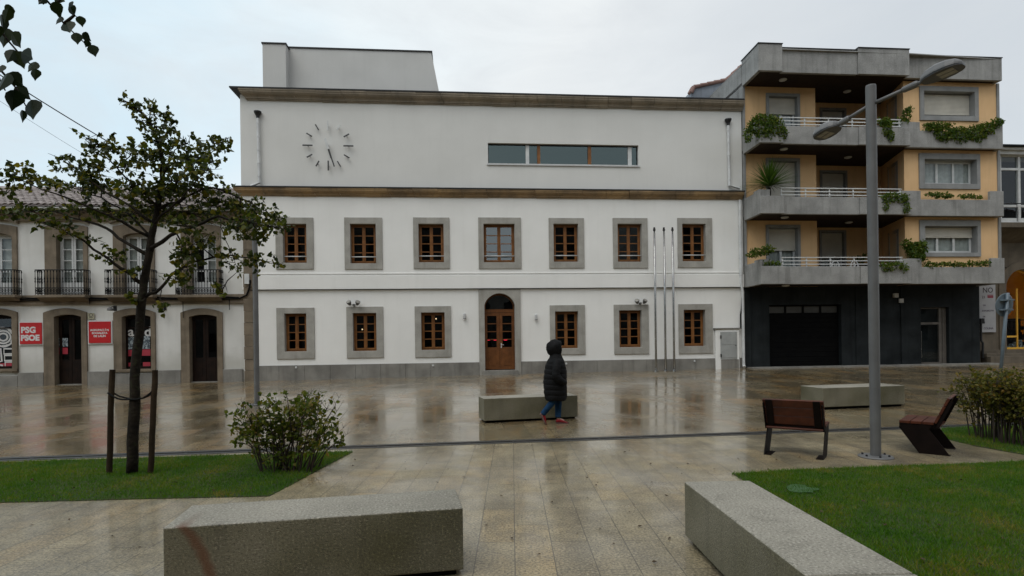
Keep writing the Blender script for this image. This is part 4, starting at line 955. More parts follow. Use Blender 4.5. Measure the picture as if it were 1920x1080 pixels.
for k in range(3):
    z0, z1 = lv[k]
    q = prect(lwin[k], 0); hL = (q[0]+.12, q[1]-.12, z0-.01, q[3]-.12)
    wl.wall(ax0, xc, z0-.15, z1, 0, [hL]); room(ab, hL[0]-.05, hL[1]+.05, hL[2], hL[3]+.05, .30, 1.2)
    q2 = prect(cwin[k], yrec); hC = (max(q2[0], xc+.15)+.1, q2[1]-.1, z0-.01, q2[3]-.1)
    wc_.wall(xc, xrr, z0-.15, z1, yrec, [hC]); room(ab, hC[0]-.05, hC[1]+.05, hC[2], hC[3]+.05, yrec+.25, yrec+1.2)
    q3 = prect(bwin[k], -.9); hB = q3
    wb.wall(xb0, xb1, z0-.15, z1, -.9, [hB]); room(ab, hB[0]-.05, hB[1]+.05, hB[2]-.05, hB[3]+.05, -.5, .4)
    # surrounds
    MB().ring(rect(q[0], q[1], z0, q[3]), rect(hL[0], hL[1], z0+.01, hL[3]), -.06, .3).build('window_surround', M['concrete_lt'], ab)
    MB().ring(rect(max(q2[0], xc+.15), q2[1], z0, q2[3]), rect(hC[0], hC[1], z0+.01, hC[3]), yrec-.05, yrec+.25).build('door_surround', M['concrete_lt'], ab)
    so = prect(bsur[k], -.95)
    MB().ring(rect(*so), rect(*hB), -.96, -.5).build('window_surround', M['concrete_lt'], ab)
    # windows: white frame, curtains, roller shutter
    def win(h, y, n, shut, nm='window', cur=True):
        a,b,c,d = h; o = MB().ring(rect(a,b,c,d), rect(a+.05,b-.05,c+.05,d-.05), y, y+.06); w_ = (b-a-.1)/n
        for i in range(n): o.ring(rect(a+.05+w_*i+.002,a+.05+w_*(i+1)-.002,c+.051,d-.051), rect(a+.05+w_*i+.05,a+.05+w_*(i+1)-.05,c+.11,d-.11), y-.015, y+.03)
        wn = o.build(nm, M['white_paint'], ab)
        MB().add([(a+.05,y+.01,c+.05),(b-.05,y+.01,c+.05),(b-.05,y+.01,d-.05),(a+.05,y+.01,d-.05)], [(0,1,2,3)]).build('pane', M['glass'], wn, fix=False)
        if cur:
            xs_ = np.linspace(a+.06, b-.06, int((b-a)/.05)); MB().add([(x_, y+.1+.02*math.sin(i*1.3)+.012*math.sin(i*.37), zz) for i, x_ in enumerate(xs_) for zz in (c+.06, d-.06)], [(2*i,2*i+2,2*i+3,2*i+1) for i in range(len(xs_)-1)]).build('curtain', M['curtain'], wn, fix=False, smooth=True)
        if shut > 0:
            zs_ = d-(d-c)*shut; sm = MB(); nn = int((d-zs_)/.055)
            for i in range(nn): sm.prism_yz([(y-.05, zs_+.055*i), (y-.062, zs_+.055*i+.027), (y-.05, zs_+.055*i+.054), (y-.04, zs_+.055*i+.054), (y-.04, zs_+.055*i)], a+.01, b-.01)
            sm.box(a+.01, b-.01, y-.07, y-.03, zs_-.05, zs_-.001); sm.build('roller_shutter', M['shutter'], wn)
    win(hL, .2, 2, (.38, .86, .28)[k]); win(hC, yrec+.16, 2, (.45, .62, .3)[k]); win(hB, -.62, 3, (.36, .0, .82)[k])
    # slanting side wall of the bay with a narrow window
    A_ = Vector((xrr, yrec, 0)); B_ = Vector((xb0, -.9, 0)); t_ = (B_-A_).normalized(); nn_ = Vector((t_.y, -t_.x, 0)); 
    if nn_.y > 0: nn_ = -nn_
    L = (B_-A_).length
    sm = MB(); c0 = A_+t_*(L*.50); zc_ = (z0+z1)/2
    zlo, zhi = z0+.02, fz(1665, (434, 309, 186)[k], .4)
    for (s0, s1, za, zb_2) in ((.26,.33,zlo,zhi), (.67,.74,zlo,zhi), (.33,.67,zhi-.16,zhi)):
        cc = A_+t_*(L*(s0+s1)/2)+nn_*.03+Vector((0,0,(za+zb_2)/2)); sm.obox(cc, t_*(L*(s1-s0)/2), nn_*.03, Vector((0,0,(zb_2-za)/2)))
    so_ = sm.build('window_surround', M['concrete_lt'], ab)
    fm = MB()
    for s_ in (.345, .50, .655): fm.obox(A_+t_*(L*s_)+nn_*.018+Vector((0,0,(zlo+zhi-.16)/2)), t_*(.03), nn_*.018, Vector((0,0,(zhi-.16-zlo)/2)))
    wn = fm.build('window', M['white_paint'], ab)
    MB().obox(A_+t_*(L*.5)+nn_*.004+Vector((0,0,(zlo+zhi-.16)/2)), t_*(L*.165), nn_*.004, Vector((0,0,(zhi-.16-zlo)/2))).build('curtain', M['curtain'], wn)
for z0, z1 in lv: pass
ret = MB()
for z0, z1 in lv:
    ret.add([(xc,0,z0-.15),(xc,yrec,z0-.15),(xc,yrec,z1),(xc,0,z1)], [(0,1,2,3)])
    ret.add([(xrr,yrec,z0-.15),(xb0,-.9,z0-.15),(xb0,-.9,z1),(xrr,yrec,z1)], [(0,1,2,3)])
    ret.add([(xb1,-.9,z0-.15),(xb1,10,z0-.15),(xb1,10,z1),(xb1,-.9,z1)], [(0,1,2,3)])
wl.add(wc_.v, wc_.f); wl.add(wb.v, wb.f); wl.add(ret.v, ret.f)
wl.build('wall', M['yellow'], ab)
MB().box(xb1-.002, xb1+.12, -.95, .3, zB[0]+.17, zB[3]+.028).build('corner_pier', M['concrete_lt'], ab, bevel=.01)
MB().box(ax0-.0, ax0+.10, -.09, -.001, zB[0]+.17, zB[3]+.028).build('corner_pier', M['concrete_lt'], ab)
MB().box(ax0, ax0+.12, .003, 11, zB[0], zT[3]-.21).build('side_wall', M['concrete'], ab)
MB().box(ax0+.121, xb1+.1, 2.9, 11, zB[0], zT[3]-.22).build('rear_body', M['concrete'], ab)
# ground floor
gx1 = fx(1837, 620, 0); gd = prect((1443,1578,571,700), 0); gd = (gd[0], gd[1], 0, gd[3]); ed = prect((1727,1780,576,700), 0); ed = (ed[0], ed[1], 0, ed[3])
g = MB().wall(ax0, gx1, -.2, zB[0]+.1, 0, [gd, ed]).add([(gx1,0,-.2),(gx1,9,-.2),(gx1,9,zB[0]+.1),(gx1,0,zB[0]+.1)], [(0,1,2,3)]).niche(gd[0],gd[1],gd[2],gd[3],0,.35).niche(ed[0],ed[1],ed[2],ed[3],0,.4)
g.box(fx(1605,600,-.03), fx(1611,600,-.03), -.03, -.001, .2, zB[0]).box(fx(1690,600,-.05), fx(1700,600,-.05), -.05, -.001, .2, zB[0]).box(ax0+.3, ax0+.34, -.012, -.001, .3, zB[0])
gw = g.build('ground_floor_wall', M['slate'], ab)
zz0 = gz(*W(gd[0],0,0).xy); zlp = gd[3]-.36
gdm = MB()
for i in range(11):
    zA = zz0+.02+(zlp-zz0-.02)*i/11; gdm.box(gd[0]+.03, gd[1]-.03, .18+.006*(i % 2), .3, zA, zA+(zlp-zz0-.02)/11-.008)
for i in range(5):
    xx = gd[0]+.03+(gd[1]-gd[0]-.06)*i/4; gdm.box(xx-.035, xx+.035, .17, .3, zlp+.001, gd[3])
gdm.box(gd[0]+.0352, gd[1]-.0352, .172, .3, gd[3]-.07, gd[3]-.002)
go = gdm.build('garage_door', M['black'], ab)
M['frost'] = mat('dusty_garage_glass', (0.075,0.075,0.07), (0.05,0.05,0.047), 2, 0.35, 0.1)
MB().box(gd[0]+.04, gd[1]-.04, .22, .24, zlp+.01, gd[3]-.06).build('pane', M['frost'], go)
zz0 = gz(*W(ed[0],0,0).xy)
M['entrance_metal'] = mat('brown_grey_door_metal', (0.13,0.115,0.10), (0.09,0.08,0.07), 4, .4, .1)
e = MB().ring(rect(ed[0]+.01,ed[1]-.01,zz0,ed[3]-.01), rect(ed[0]+.07,ed[1]-.35,zz0+.1,ed[3]-.06), .16, .24).box(ed[0]+.07, ed[1]-.35, .165, .23, zz0+(ed[3]-zz0)*.70, zz0+(ed[3]-zz0)*.74)
e.box(ed[1]-.20, ed[1]-.16, .12, .1599, zz0, ed[3]-.02)
eo = e.build('entrance_door', M['entrance_metal'], ab)
MB().add([(ed[0]+.07,.2,zz0+.1),(ed[1]-.35,.2,zz0+.1),(ed[1]-.35,.2,ed[3]-.06),(ed[0]+.07,.2,ed[3]-.06)], [(0,1,2,3)]).build('pane', M['glass'], eo, fix=False)
MB().tube([(ed[0]+.12,.13,zz0+.3),(ed[0]+.12,.13,zz0+1.5)], .018, 7).tube([(ed[0]+.12,.13,zz0+.4),(ed[0]+.12,.16,zz0+.4)], .012, 6).tube([(ed[0]+.12,.13,zz0+1.4),(ed[0]+.12,.16,zz0+1.4)], .012, 6).build('handle', M['steel'], eo)
for px, py in ((1678.5, 554), (1688, 564)):
    x, z = F(px, py, -.03); MB().box(x-.1, x+.1, -.11, -.052 if px > 1680 else -.001, z-.09, z+.09).build_f('wall_box', M['light_metal'], (x,-.03,z), 'pale box on the dark wall, left of two' if px < 1680 else 'pale box on the dark wall, lower right of two', 'wall box', 'pale boxes on the dark ground floor wall')
MB().box(ax0+.05, gx1+.4, -.55, -.002, gz(*W(ax0+4,-.3,0).xy)-.1, gz(*W(ax0+4,-.3,0).xy)+.05).build('kerb_step', M['plinth'], ab, bevel=.01)

# balcony things -----------------------------------------------------------
def leaves_mesh(blobs, size, rng, shape='oval', droop=.3, jit=.35):
    mb = MB(); vs = []; fs = []
    for (c, r, n) in blobs:
        c = np.array(c); r = np.array(r if hasattr(r, '__len__') else (r, r, r))
        for _ in range(n):
            d = rng.normal(0, 1, 3); d /= np.linalg.norm(d)+1e-9; p = c+d*r*rng.uniform(.35, 1.0)**.6
            a = rng.normal(0, 1, 3); a[2] -= droop; a /= np.linalg.norm(a)+1e-9
            bb = np.cross(a, rng.normal(0, 1, 3)); bb /= np.linalg.norm(bb)+1e-9; nn = np.cross(a, bb)
            s = size*rng.uniform(1-jit, 1+jit); w = s*(.36 if shape == 'oval' else .46); fo = nn*s*.10
            k = len(vs)
            if shape == 'oval': P = [p, p+a*s*.35+bb*w+fo, p+a*s*.75+bb*w*.6+fo, p+a*s, p+a*s*.75-bb*w*.6+fo, p+a*s*.35-bb*w+fo]
            else: P = [p, p+a*s*.12+bb*w*.9+fo, p+a*s*.45+bb*w+fo, p+a*s*1.05, p+a*s*.45-bb*w+fo, p+a*s*.12-bb*w*.9+fo]
            vs += [tuple(q) for q in P]; fs += [(k,k+1,k+2,k+3), (k,k+3,k+4,k+5)]
    mb.v = vs; mb.f = fs; return mb
def balcony_plant(nm, lab, blobs, y, m='leaf_ivy', size=.085, dens=1.0, grp='plants on the balconies', seed=1):
    rng = np.random.default_rng(seed); B = []; sc = 1100/24.6
    for (px, py, rx, ry) in blobs:
        x, z = F(px, py, y); B.append(((x, y, z), (rx*1.02/sc, .16, ry*1.02/sc), int(dens*max(14, rx*ry*1.7))))
    x0, z0 = F(blobs[0][0], blobs[0][1], y)
    mb = leaves_mesh(B, size, rng)
    r = root_f(nm, lab, 'plant', x0, y, z0, grp)
    mb.build('foliage', M[m], r, fix=False)
    st = MB()
    for (c, rr, n) in B:
        for k in range(3): st.tube([(c[0]+rng.normal(0,.06), c[1], c[2]-rr[2]*.8), (c[0]+rng.normal(0,rr[0]*.4), c[1]+rng.normal(0,.05), c[2]+rr[2]*.6)], .008, 4)
    st.build('stem', M['twig'], r)
balcony_plant('trailing_plant', 'bushy trailing plant at the left end of the top balcony', [(1437,226,32,13),(1450,240,24,16),(1420,238,20,15),(1403,252,8,16),(1464,250,13,14),(1435,250,18,14)], -1.5, seed=21)
balcony_plant('trailing_plant', 'narrow plant hanging on the top balcony just right of the lamp pole', [(1662,240,10,20),(1660,228,14,8),(1668,255,8,12)], -1.5, seed=22)
balcony_plant('potted_plant', 'upright plant on the corner of the top balcony before the wide bay', [(1700,215,8,14),(1690,228,16,7),(1706,205,5,8)], -1.2, seed=23)
balcony_plant('trailing_plant', 'long curtain of ivy hanging over the wide bay of the top balcony', [(1750,240,20,9),(1770,250,22,16),(1800,252,24,16),(1830,250,24,16),(1850,240,20,12),(1870,230,12,10),(1760,234,30,5)], -1.28, dens=1.2, seed=24)
balcony_plant('trailing_plant', 'dark plant hanging on the middle balcony right of the lamp pole', [(1668,370,18,10),(1690,372,16,9),(1698,388,8,12),(1660,385,6,12)], -1.5, seed=26)
balcony_plant('trailing_plant', 'low green plant at the left end of the bay planter of the middle balcony', [(1745,364,12,4),(1765,366,22,5),(1780,368,8,4)], -1.2, seed=27)
balcony_plant('trailing_plant', 'low green plant at the right end of the bay planter of the middle balcony', [(1810,367,14,4),(1830,369,14,4)], -1.2, seed=28)
balcony_plant('potted_plant', 'spreading green plant at the left end of the lowest balcony', [(1425,472,20,7),(1440,467,14,8),(1410,478,12,5)], -1.45, seed=29)
balcony_plant('potted_plant', 'low reddish plant behind the parapet of the lowest balcony, left end', [(1440,493,16,4),(1455,494,10,3)], -1.42, seed=30)
balcony_plant('potted_plant', 'large round shrub on the lowest balcony beside the bay window', [(1715,470,18,16),(1728,462,12,12),(1700,458,10,10),(1722,485,14,12)], -1.15, size=.1, seed=31)
balcony_plant('trailing_plant', 'plant hanging over the lowest balcony just right of the lamp pole', [(1660,500,12,10),(1680,498,18,8),(1695,502,8,8)], -1.5, seed=32)
balcony_plant('trailing_plant', 'long low row of plants in the bay planter of the lowest balcony', [(1745,497,14,6),(1770,495,20,4),(1800,496,22,5),(1830,494,20,5),(1848,493,8,5)], -1.2, seed=33)
# spiky plant in a pot
x, z = F(1443, 366, -1.15); sp = root_f('spiky_plant', 'spiky palm-like plant in the corner of the middle balcony', 'plant', x, -1.15, zT[1]+.3)
rng = np.random.default_rng(40); mb = MB()
for k in range(260):
    a = rng.uniform(0, 2*PI); el = rng.uniform(.1, 1.45); L = rng.uniform(.95, 1.35); hx, hy = math.cos(a), math.sin(a)
    P = []
    for t_ in np.linspace(0, 1, 5):
        rr = L*t_*math.cos(el)*(1+.1*t_); zz = L*t_*math.sin(el)-.25*L*t_*t_*math.cos(el); w_ = .028*(1-t_)**.7*(1 if t_ > 0 else .6)
        P.append([(x+hx*rr-hy*w_, -1.15+hy*rr+hx*w_, zT[1]+.50+zz), (x+hx*rr+hy*w_, -1.15+hy*rr-hx*w_, zT[1]+.50+zz)])
    k0 = len(mb.v); mb.v += [p for q in P for p in q]; mb.f += [(k0+2*i, k0+2*i+1, k0+2*i+3, k0+2*i+2) for i in range(4)]
mb.build('fronds', M['leaf_palm'], sp, fix=False)
MB().lathe([(.05,.0),(.06,.2),(.05,.12+.3)], (x,-1.15,zT[1]+.28-.26), 9).build('trunk', M['bark'], sp)
for px, lab in ((1571, 'white wire bistro chair on the lowest balcony, left of two'), (1607, 'white wire bistro chair on the lowest balcony, right of two')):
    yy = -.9; x = fx(px, 485, yy); z0 = zB[0]+.16
    c_ = root_f('bistro_chair', lab, 'chair', x, yy, z0, 'white wire chairs on the lowest balcony')
    MB().lathe([(.19,.44),(.20,.455),(.19,.47)], (x,yy,z0), 14).build('seat', M['white_paint'], c_)
    for sx, sy in ((-1,-1),(1,-1),(-1,1),(1,1)): MB().tube([(x+.13*sx,yy+.13*sy,z0+.44),(x+.19*sx,yy+.19*sy,z0)], .013, 6).build('leg', M['white_paint'], c_)
    bk = MB()
    bk.tube([(x+.19*math.cos(q),yy+.17,z0+.62+.26*math.sin(q)) for q in np.linspace(-.9, PI+.9, 16)], .015, 6)
    for sx in (-1, 1): bk.tube([(x+sx*(.085+.06*math.cos(q)),yy+.17,z0+.65+.09*math.sin(q)) for q in np.linspace(0, 2*PI, 12)], .012, 5)
    bk.build('backrest', M['white_paint'], c_)
x = fx(1615, 475, 1.2); z0 = zB[0]+.16
ps = root_f('plant_stand', 'dark plant stand with leafy pots at the back of the lowest balcony', 'plant stand', x, 1.2, z0)
MB().box(x-.3, x+.3, 1.0, 1.35, z0+.95, z0+1.0).box(x-.28, x-.24, 1.05, 1.3, z0, z0+.949).box(x+.24, x+.28, 1.05, 1.3, z0, z0+.949).box(x-.239, x+.239, 1.05, 1.3, z0+.4, z0+.44).build('shelf', M['wood_dark'], ps)
leaves_mesh([((x-.1,1.15,z0+1.2),(.2,.12,.2),60), ((x+.15,1.15,z0+1.3),(.12,.1,.25),45), ((x,1.15,z0+.6),(.2,.1,.12),40)], .1, rng).build('foliage', M['leaf_ivy'], ps, fix=False)

# ================================================================== house behind, between town hall and apartment block
hb = root_f('house_behind', 'blue-grey gable wall with tiled edge rising between town hall and apartment block', 'building', fx(1350,180,3.2), 3.2, 0.3)
y = 3.2; P = [F(1296, 200, y), F(1296, 176, y), F(1301, 165, y), F(1364, 151, y), F(1389, 128, y), F(1430, 95, y)]
P = [(P[0][0], .3)]+P[1:]+[(P[-1][0], .3)]
MB().prism_xz(P, y, y+6).build('wall', M['gable'], hb)
tl = MB()
for A_, B_ in zip(P[1:5], P[2:6]):
    L = math.hypot(B_[0]-A_[0], B_[1]-A_[1]); n_ = max(1, int(L/.32)); 
    for i in range(n_):
        a_ = np.array(A_)+(np.array(B_)-np.array(A_))*i/n_; b_ = np.array(A_)+(np.array(B_)-np.array(A_))*(i+1.08)/n_
        tl.tube([(a_[0], y-.02, a_[1]+.05), (b_[0], y-.02, b_[1]+.03)], [.10,.085], 8); tl.tube([(a_[0], y+.2, a_[1]+.08), (b_[0], y+.2, b_[1]+.06)], [.11,.095], 8)
tl.build('roof_tiles', M['tile_red'], hb)

# ================================================================== gallery house on the far right
yg = .55
gh = root_f('gallery_house', 'stone corner house with white glazed gallery above a lit yellow shop, right edge', 'building', fx(1900,650,yg), yg, .35)
gx0 = gx1+.02; gxe = gx0+9; zg0 = .3
ac = fx(1917, 560, yg); ar_ = ac-fx(1881, 560, yg); zsp = fz(1900, 540, yg); zbot = fz(1900, 655, yg)
MB().wall(gx0, gxe, -.2, fz(1900, 300, yg), yg, [(ac-ar_, ac+ar_, zbot, zsp+ar_)]).add([(gxe,yg,-.2),(gxe,9,-.2),(gxe,9,fz(1900,300,yg)),(gxe,yg,fz(1900,300,yg))], [(0,1,2,3)]).build('wall', M['shop_stone'], gh)
inn = archpts(ac-ar_+.1, ac+ar_-.1, zbot, zsp, ar_-.1, 16); out = archpts(ac-ar_-.25, ac+ar_+.25, zbot-.0, zsp, ar_+.25, 16)
MB().ring(out, inn, yg-.06, yg+.45, closed=False).build('arch_surround', M['shop_stone'], gh)
MB().niche(ac-ar_-.5, ac+ar_+1.5, zbot-.05, zsp+ar_+.1, yg+.46, yg+3.2).build('shop_interior', M['shop_yellow'], gh)
sw = MB().ring(inn[1:-1], [(ac+(x_-ac)*.93, zsp+(z_-zsp)*.93) for x_, z_ in inn[1:-1]], yg+.25, yg+.32, closed=True)
x0_, x1_ = ac-ar_+.1, ac+ar_-.1
for xx in (x0_+.03, ac-.0, x1_-.03): sw.box(xx-.02, xx+.02, yg+.25, yg+.32, zbot, zsp-.002)
sw.box(x0_, x1_, yg+.255, yg+.315, zbot+.001, zbot+.09); sw.box(x0_+.0, ac-.021, yg+.255, yg+.315, zbot+.55, zbot+.63)
swo = sw.build('shop_window', M['shop_yellow'], gh)
MB().add([(x_, yg+.285, z_) for x_, z_ in inn], [tuple(range(len(inn)))]).build('pane', M['glass'], swo, fix=False)
lt = MB()
for xx, yy, zz in ((ac-.45, yg+1.2, zsp+ar_-.25), (ac-.35, yg+2.2, zsp-.25), (ac-.5, yg+1.5, zsp-.95), (ac+.4, yg+1.4, zsp-.2)): lt.box(xx-.16, xx+.16, yy-.12, yy+.12, zz, zz+.05)
lt.build('ceiling_lamp', M['tube_light'], gh)
sh = MB()
for zz in (.42, .9, 1.35): sh.box(ac-1.0, ac+1.2, yg+.9, yg+1.25, zbot+zz, zbot+zz+.04)
sh.box(ac-1.0, ac+1.2, yg+1.26, yg+1.3, zbot, zbot+1.45)
rs_ = np.random.default_rng(3)
for zz in (.0, .461, .941):
    for k in range(13):
        hh = rs_.uniform(.12, .36); sh.box(ac-.95+.165*k, ac-.95+.165*k+rs_.uniform(.07,.14), yg+.95, yg+1.18, zbot+zz, zbot+zz+hh)
sh.build('shop_shelves', M['wood_dark'], gh)
gd_ = MB()
for k in range(9): gd_.box(ac-.9+.21*k, ac-.9+.21*k+.12, yg+.7, yg+.86, zbot+.05, zbot+.15+.09*(k*5 % 4))
gd_.build('shop_goods', M['poster_grey'], gh)
for k, (z_, p_) in enumerate(((zbot-.02, .12), (zbot-.17, .3), (zbot-.3, .5))): MB().box(gx0+.55, gxe, yg-p_, yg-.001, -.2, z_).build('step', M['shop_stone'], gh, bevel=.01)
# gallery: floor slab on corbels, white glazing, cornice and roof
yq = -.35; zq0, zq1 = fz(1890, 418, yq), fz(1890, 292, yq); qx0 = fx(1873, 350, yq)
MB().box(qx0-.1, gxe, yq-.15, yg-.002, zq0-.22, zq0).prism_yz([(yq+.1,zq0-.221),(yg-.003,zq0-.221),(yg-.003,zq0-.75)], qx0, gxe).build('gallery_floor', M['shop_stone'], gh, bevel=.015)
gf = MB(); rowsz = [zq0+.002, zq0+.75, zq0+(zq1-zq0)*.80, zq1]
bars = [qx0+.05+.92*k for k in range(9)]
for xx in bars: gf.box(xx-.055, xx+.055, yq-.02, yq+.1, zq0, zq1)
for zz in rowsz: gf.box(qx0, gxe-.3, yq-.012, yq+.09, zz-.05, zz+.05)
for yy in (yq+.55,): gf.box(qx0, qx0+.1, yy, yy+.1, zq0, zq1)
for zz in rowsz: gf.box(qx0+.01, qx0+.09, yq+.1, yg, zz-.05, zz+.05)
gf.box(qx0+.1, gxe-.3, yq+.02, yq+.06, zq0+.05, zq0+.22)
gfo = gf.build('glazed_gallery', M['white_paint'], gh)
MB().add([(qx0+.02,yq+.05,zq0),(gxe-.3,yq+.05,zq0),(gxe-.3,yq+.05,zq1),(qx0+.02,yq+.05,zq1)], [(0,1,2,3)]).add([(qx0+.05,yq+.05,zq0),(qx0+.05,yg,zq0),(qx0+.05,yg,zq1),(qx0+.05,yq+.05,zq1)], [(0,1,2,3)]).build('pane', M['glass'], gfo, fix=False)
MB().box(qx0+.2, gxe-.4, yg-.02, yg-.004, zq0, zq1).build('room_interior', M['interior'], gfo)
rl = MB().tube([(qx0-.15,yq-.2,zq0+.82),(gxe,yq-.2,zq0+.82)], .025, 6).tube([(qx0-.15,yq-.2,zq0+.82),(qx0-.15,yg,zq0+.82)], .025, 6)
for k in range(12): rl.tube([(qx0-.15+.8*k,yq-.2,zq0+.02),(qx0-.15+.8*k,yq-.2,zq0+.82)], .014, 5)
rl.build('railing', M['dark_metal'], gfo)
MB().box(qx0-.15, gxe, yq-.2, yg, zq1+.003, zq1+.16).box(qx0-.28, gxe, yq-.35, yg, zq1+.162, zq1+.28).build('gallery_cornice', M['white_paint'], gh, bevel=.02)
MB().prism_yz([(yq-.5,zq1+.283),(yq-.5,zq1+.34),(5,zq1+2.2),(8,zq1+.3)], qx0-.4, gxe).build('roof', M['slate'], gh)
gpo = MB().box(gx0+.02, gx0+.2, yg-.06, yg-.001, .3, fz(1900,430,yg)); gpo.build('corner_pilaster', M['shop_stone'], gh)
# banner
yb = yg-.08; q = (fx(1836,580,yb), fx(1866.5,580,yb), fz(1850,623,yb), fz(1850,530,yb)); q = (max(q[0], gx0+.0), q[1], q[2], q[3])
bn = root_f('wall_banner', 'tall grey-white banner with NO and smaller print beside the lit shop', 'banner', (q[0]+q[1])/2, yb, q[2])
MB().box(*q[:2], yb-.012, yb, *q[2:]).build('sheet', M['banner'], bn)
wq = q[1]-q[0]; hq = q[3]-q[2]
for tx, s_, fxx, fzz, mm in (('NO', .33, .20, .80, 'ink'), ('21', .16, .16, .685, 'ink'), ('LA', .115, .22, .53, 'ink_grey'), ('EXPOSICIÓN', .10, .15, .42, 'ink_grey'), ('DE', .10, .20, .30, 'ink_grey'), ('LA', .10, .20, .19, 'ink_grey'), ('COLINA', .13, .24, .06, 'ink_grey')):
    text_part(tx, s_, 'lettering', M[mm], bn, (q[0]+wq*fxx, yb-.0145, q[2]+hq*fzz), bold=.004)
MB().box(q[0]+wq*.50, q[0]+wq*.86, yb-.0145, yb-.0125, q[2]+hq*.69, q[2]+hq*.735).box(q[0]+wq*.50, q[0]+wq*.86, yb-.0145, yb-.0125, q[2]+hq*.74, q[2]+hq*.755).build('red_print', M['ink_red'], bn)
x, z = F(1838, 602, yg-.1); x = max(x, gx0+.12)
MB().box(x-.08, x+.1, yg-.22, yg-.1, z-.12, z+.12).tube([(x,yg-.13,z-.12),(x,yg-.13,z-.9),(x+.06,yg-.15,z-1.0),(x+.06,yg-.15,z-1.7)], .045, 7).build_f('meter_box', M['dark_metal'], (x,yg,z), 'dark meter box with pipe beneath the left edge of the banner', 'meter box')

# round road sign seen from behind
P0 = atY(1873, 733, 16.0); P0.z = gz(P0.x, P0.y); P1 = atY(1889.5, 549, 15.7); 
rs = root_w('road_sign', 'round road sign seen from behind on a leaning post before the lit shop', 'road sign', P0)
d = P1-P0; L = d.length
MB().tube([(0,0,0), tuple(d)], .042, 10).build('post', M['sign_back'], rs, smooth=True)
c = d*(1-.33/L); n_ = Vector((.25,-1,.0)).normalized(); n_ = (n_-d.normalized()*n_.dot(d.normalized())).normalized(); u_ = d.normalized(); v_ = u_.cross(n_)
dm = MB(); R = []
for rr, off in ((.30,.05),(.315,.06),(.30,.075)): R.append([tuple(c-n_*off+(u_*math.cos(q)+v_*math.sin(q))*rr) for q in np.linspace(0, 2*PI, 33)[:-1]])
dm.rings(R); dm.build('disc', M['sign_back'], rs)
MB().obox(c-n_*.0-u_*.12, v_*.2, u_*.018, n_*.046).obox(c+u_*.14, v_*.2, u_*.018, n_*.046).build('clamp', M['sign_back'], rs)
# ================================================================== street lamps
def street_lamp(lab, base, arms, topz, r=.068, grp='double headed street lamps'):
    L = root_w('street_lamp', lab, 'street lamp', base, 0, grp)
    MB().lathe([(.22,0),(.225,.008),(.21,.022),(.10,.026)], n=28).build('base_plate', M['lamp_grey'], L, smooth=False)
    bt = MB()
    for k in range(6): bt.lathe([(.016,.0),(.016,.022),(.008,.03)], (.165*math.cos(k*PI/3+.3), .165*math.sin(k*PI/3+.3), .018), 6)
    bt.build('bolt', M['dark_metal'], L)['kind'] = 'stuff'
    MB().lathe([(r,.02),(r,1.0),(r,2.5),(r*.98,topz-.02),(r*.92,topz)], n=22).build('pole', M['lamp_grey'], L, smooth=False)
    z = topz-.27
    for d in arms:
        d = Vector(d); Lx = d.length; u = d.normalized(); side = u.cross(Vector((0,0,1))).normalized(); up = side.cross(u)
        c = Vector((0,0,z))
        MB().tube([c-u*.02, c+u*(Lx*.42)], .026, 10).build('arm', M['lamp_grey'], L, smooth=True)
        MB().tube([c+u*(Lx*.38), c+u*(Lx*.40), c+u*(Lx*.54), c+u*(Lx*.56)], [.034,.042,.046,.036], 12).tube([c+u*(Lx*.55), c+u*(Lx*.62)], .026, 8).build('socket', M['lamp_grey'], L, smooth=False)
        # flat leaf-shaped head
        h0 = Lx*.60; h1 = Lx*1.04; R = []
        prof = [(0,.06,.05),(.05,.10,.075),(.18,.145,.105),(.42,.18,.125),(.68,.178,.115),(.87,.145,.085),(.96,.10,.05),(1,.05,.02)]
        for t_, w_, th_ in prof:
            cc = c+u*(h0+(h1-h0)*t_)
            R.append([tuple(cc+side*(w_*x_)+up*zz) for x_, zz in ((-1,-.012),(-.97,.012),(-.78,th_*.62),(-.4,th_*.95),(0,th_),(.4,th_*.95),(.78,th_*.62),(.97,.012),(1,-.012))])
        hd = MB().rings(R).build('lamp_head', M['lamp_grey'], L, smooth=False)
        # dark underside with pale lenses
        P = [c+u*(h0+(h1-h0)*t_)+side*(w_*.95) for t_, w_, _ in prof]+[c+u*(h0+(h1-h0)*t_)-side*(w_*.95) for t_, w_, _ in prof[::-1]]
        MB().prism([tuple(p-up*.0125) for p in P], [tuple(p-up*.030) for p in P]).build('underside', M['lamp_grey_dark'], hd)
        ln = MB()
        for tt in (.50, .70):
            for s_ in (-1, 1): ln.obox(c+u*(h0+(h1-h0)*tt)+side*(.056*s_)-up*.033, u*.045, side*.047, up*.002)
        ln.build('lens', M['lens'], hd)
    return L
Bp = flat(1642, 857, 0.0); zt = (atY(1640, 160, Bp.y)).z
street_lamp('tall grey double headed street lamp standing between the two wooden benches', Bp, [(.60,-.86,.15), (-.36,.74,-.20)], zt)
Yl = 15.5; Pl = atY(482, 760, Yl); Pl.z = gz(Pl.x, Yl)
street_lamp('grey street lamp behind the bush, its head hidden in the tree crown', Pl, [(.30,-.80,.06), (-.30,.80,-.06)], zt-.05)

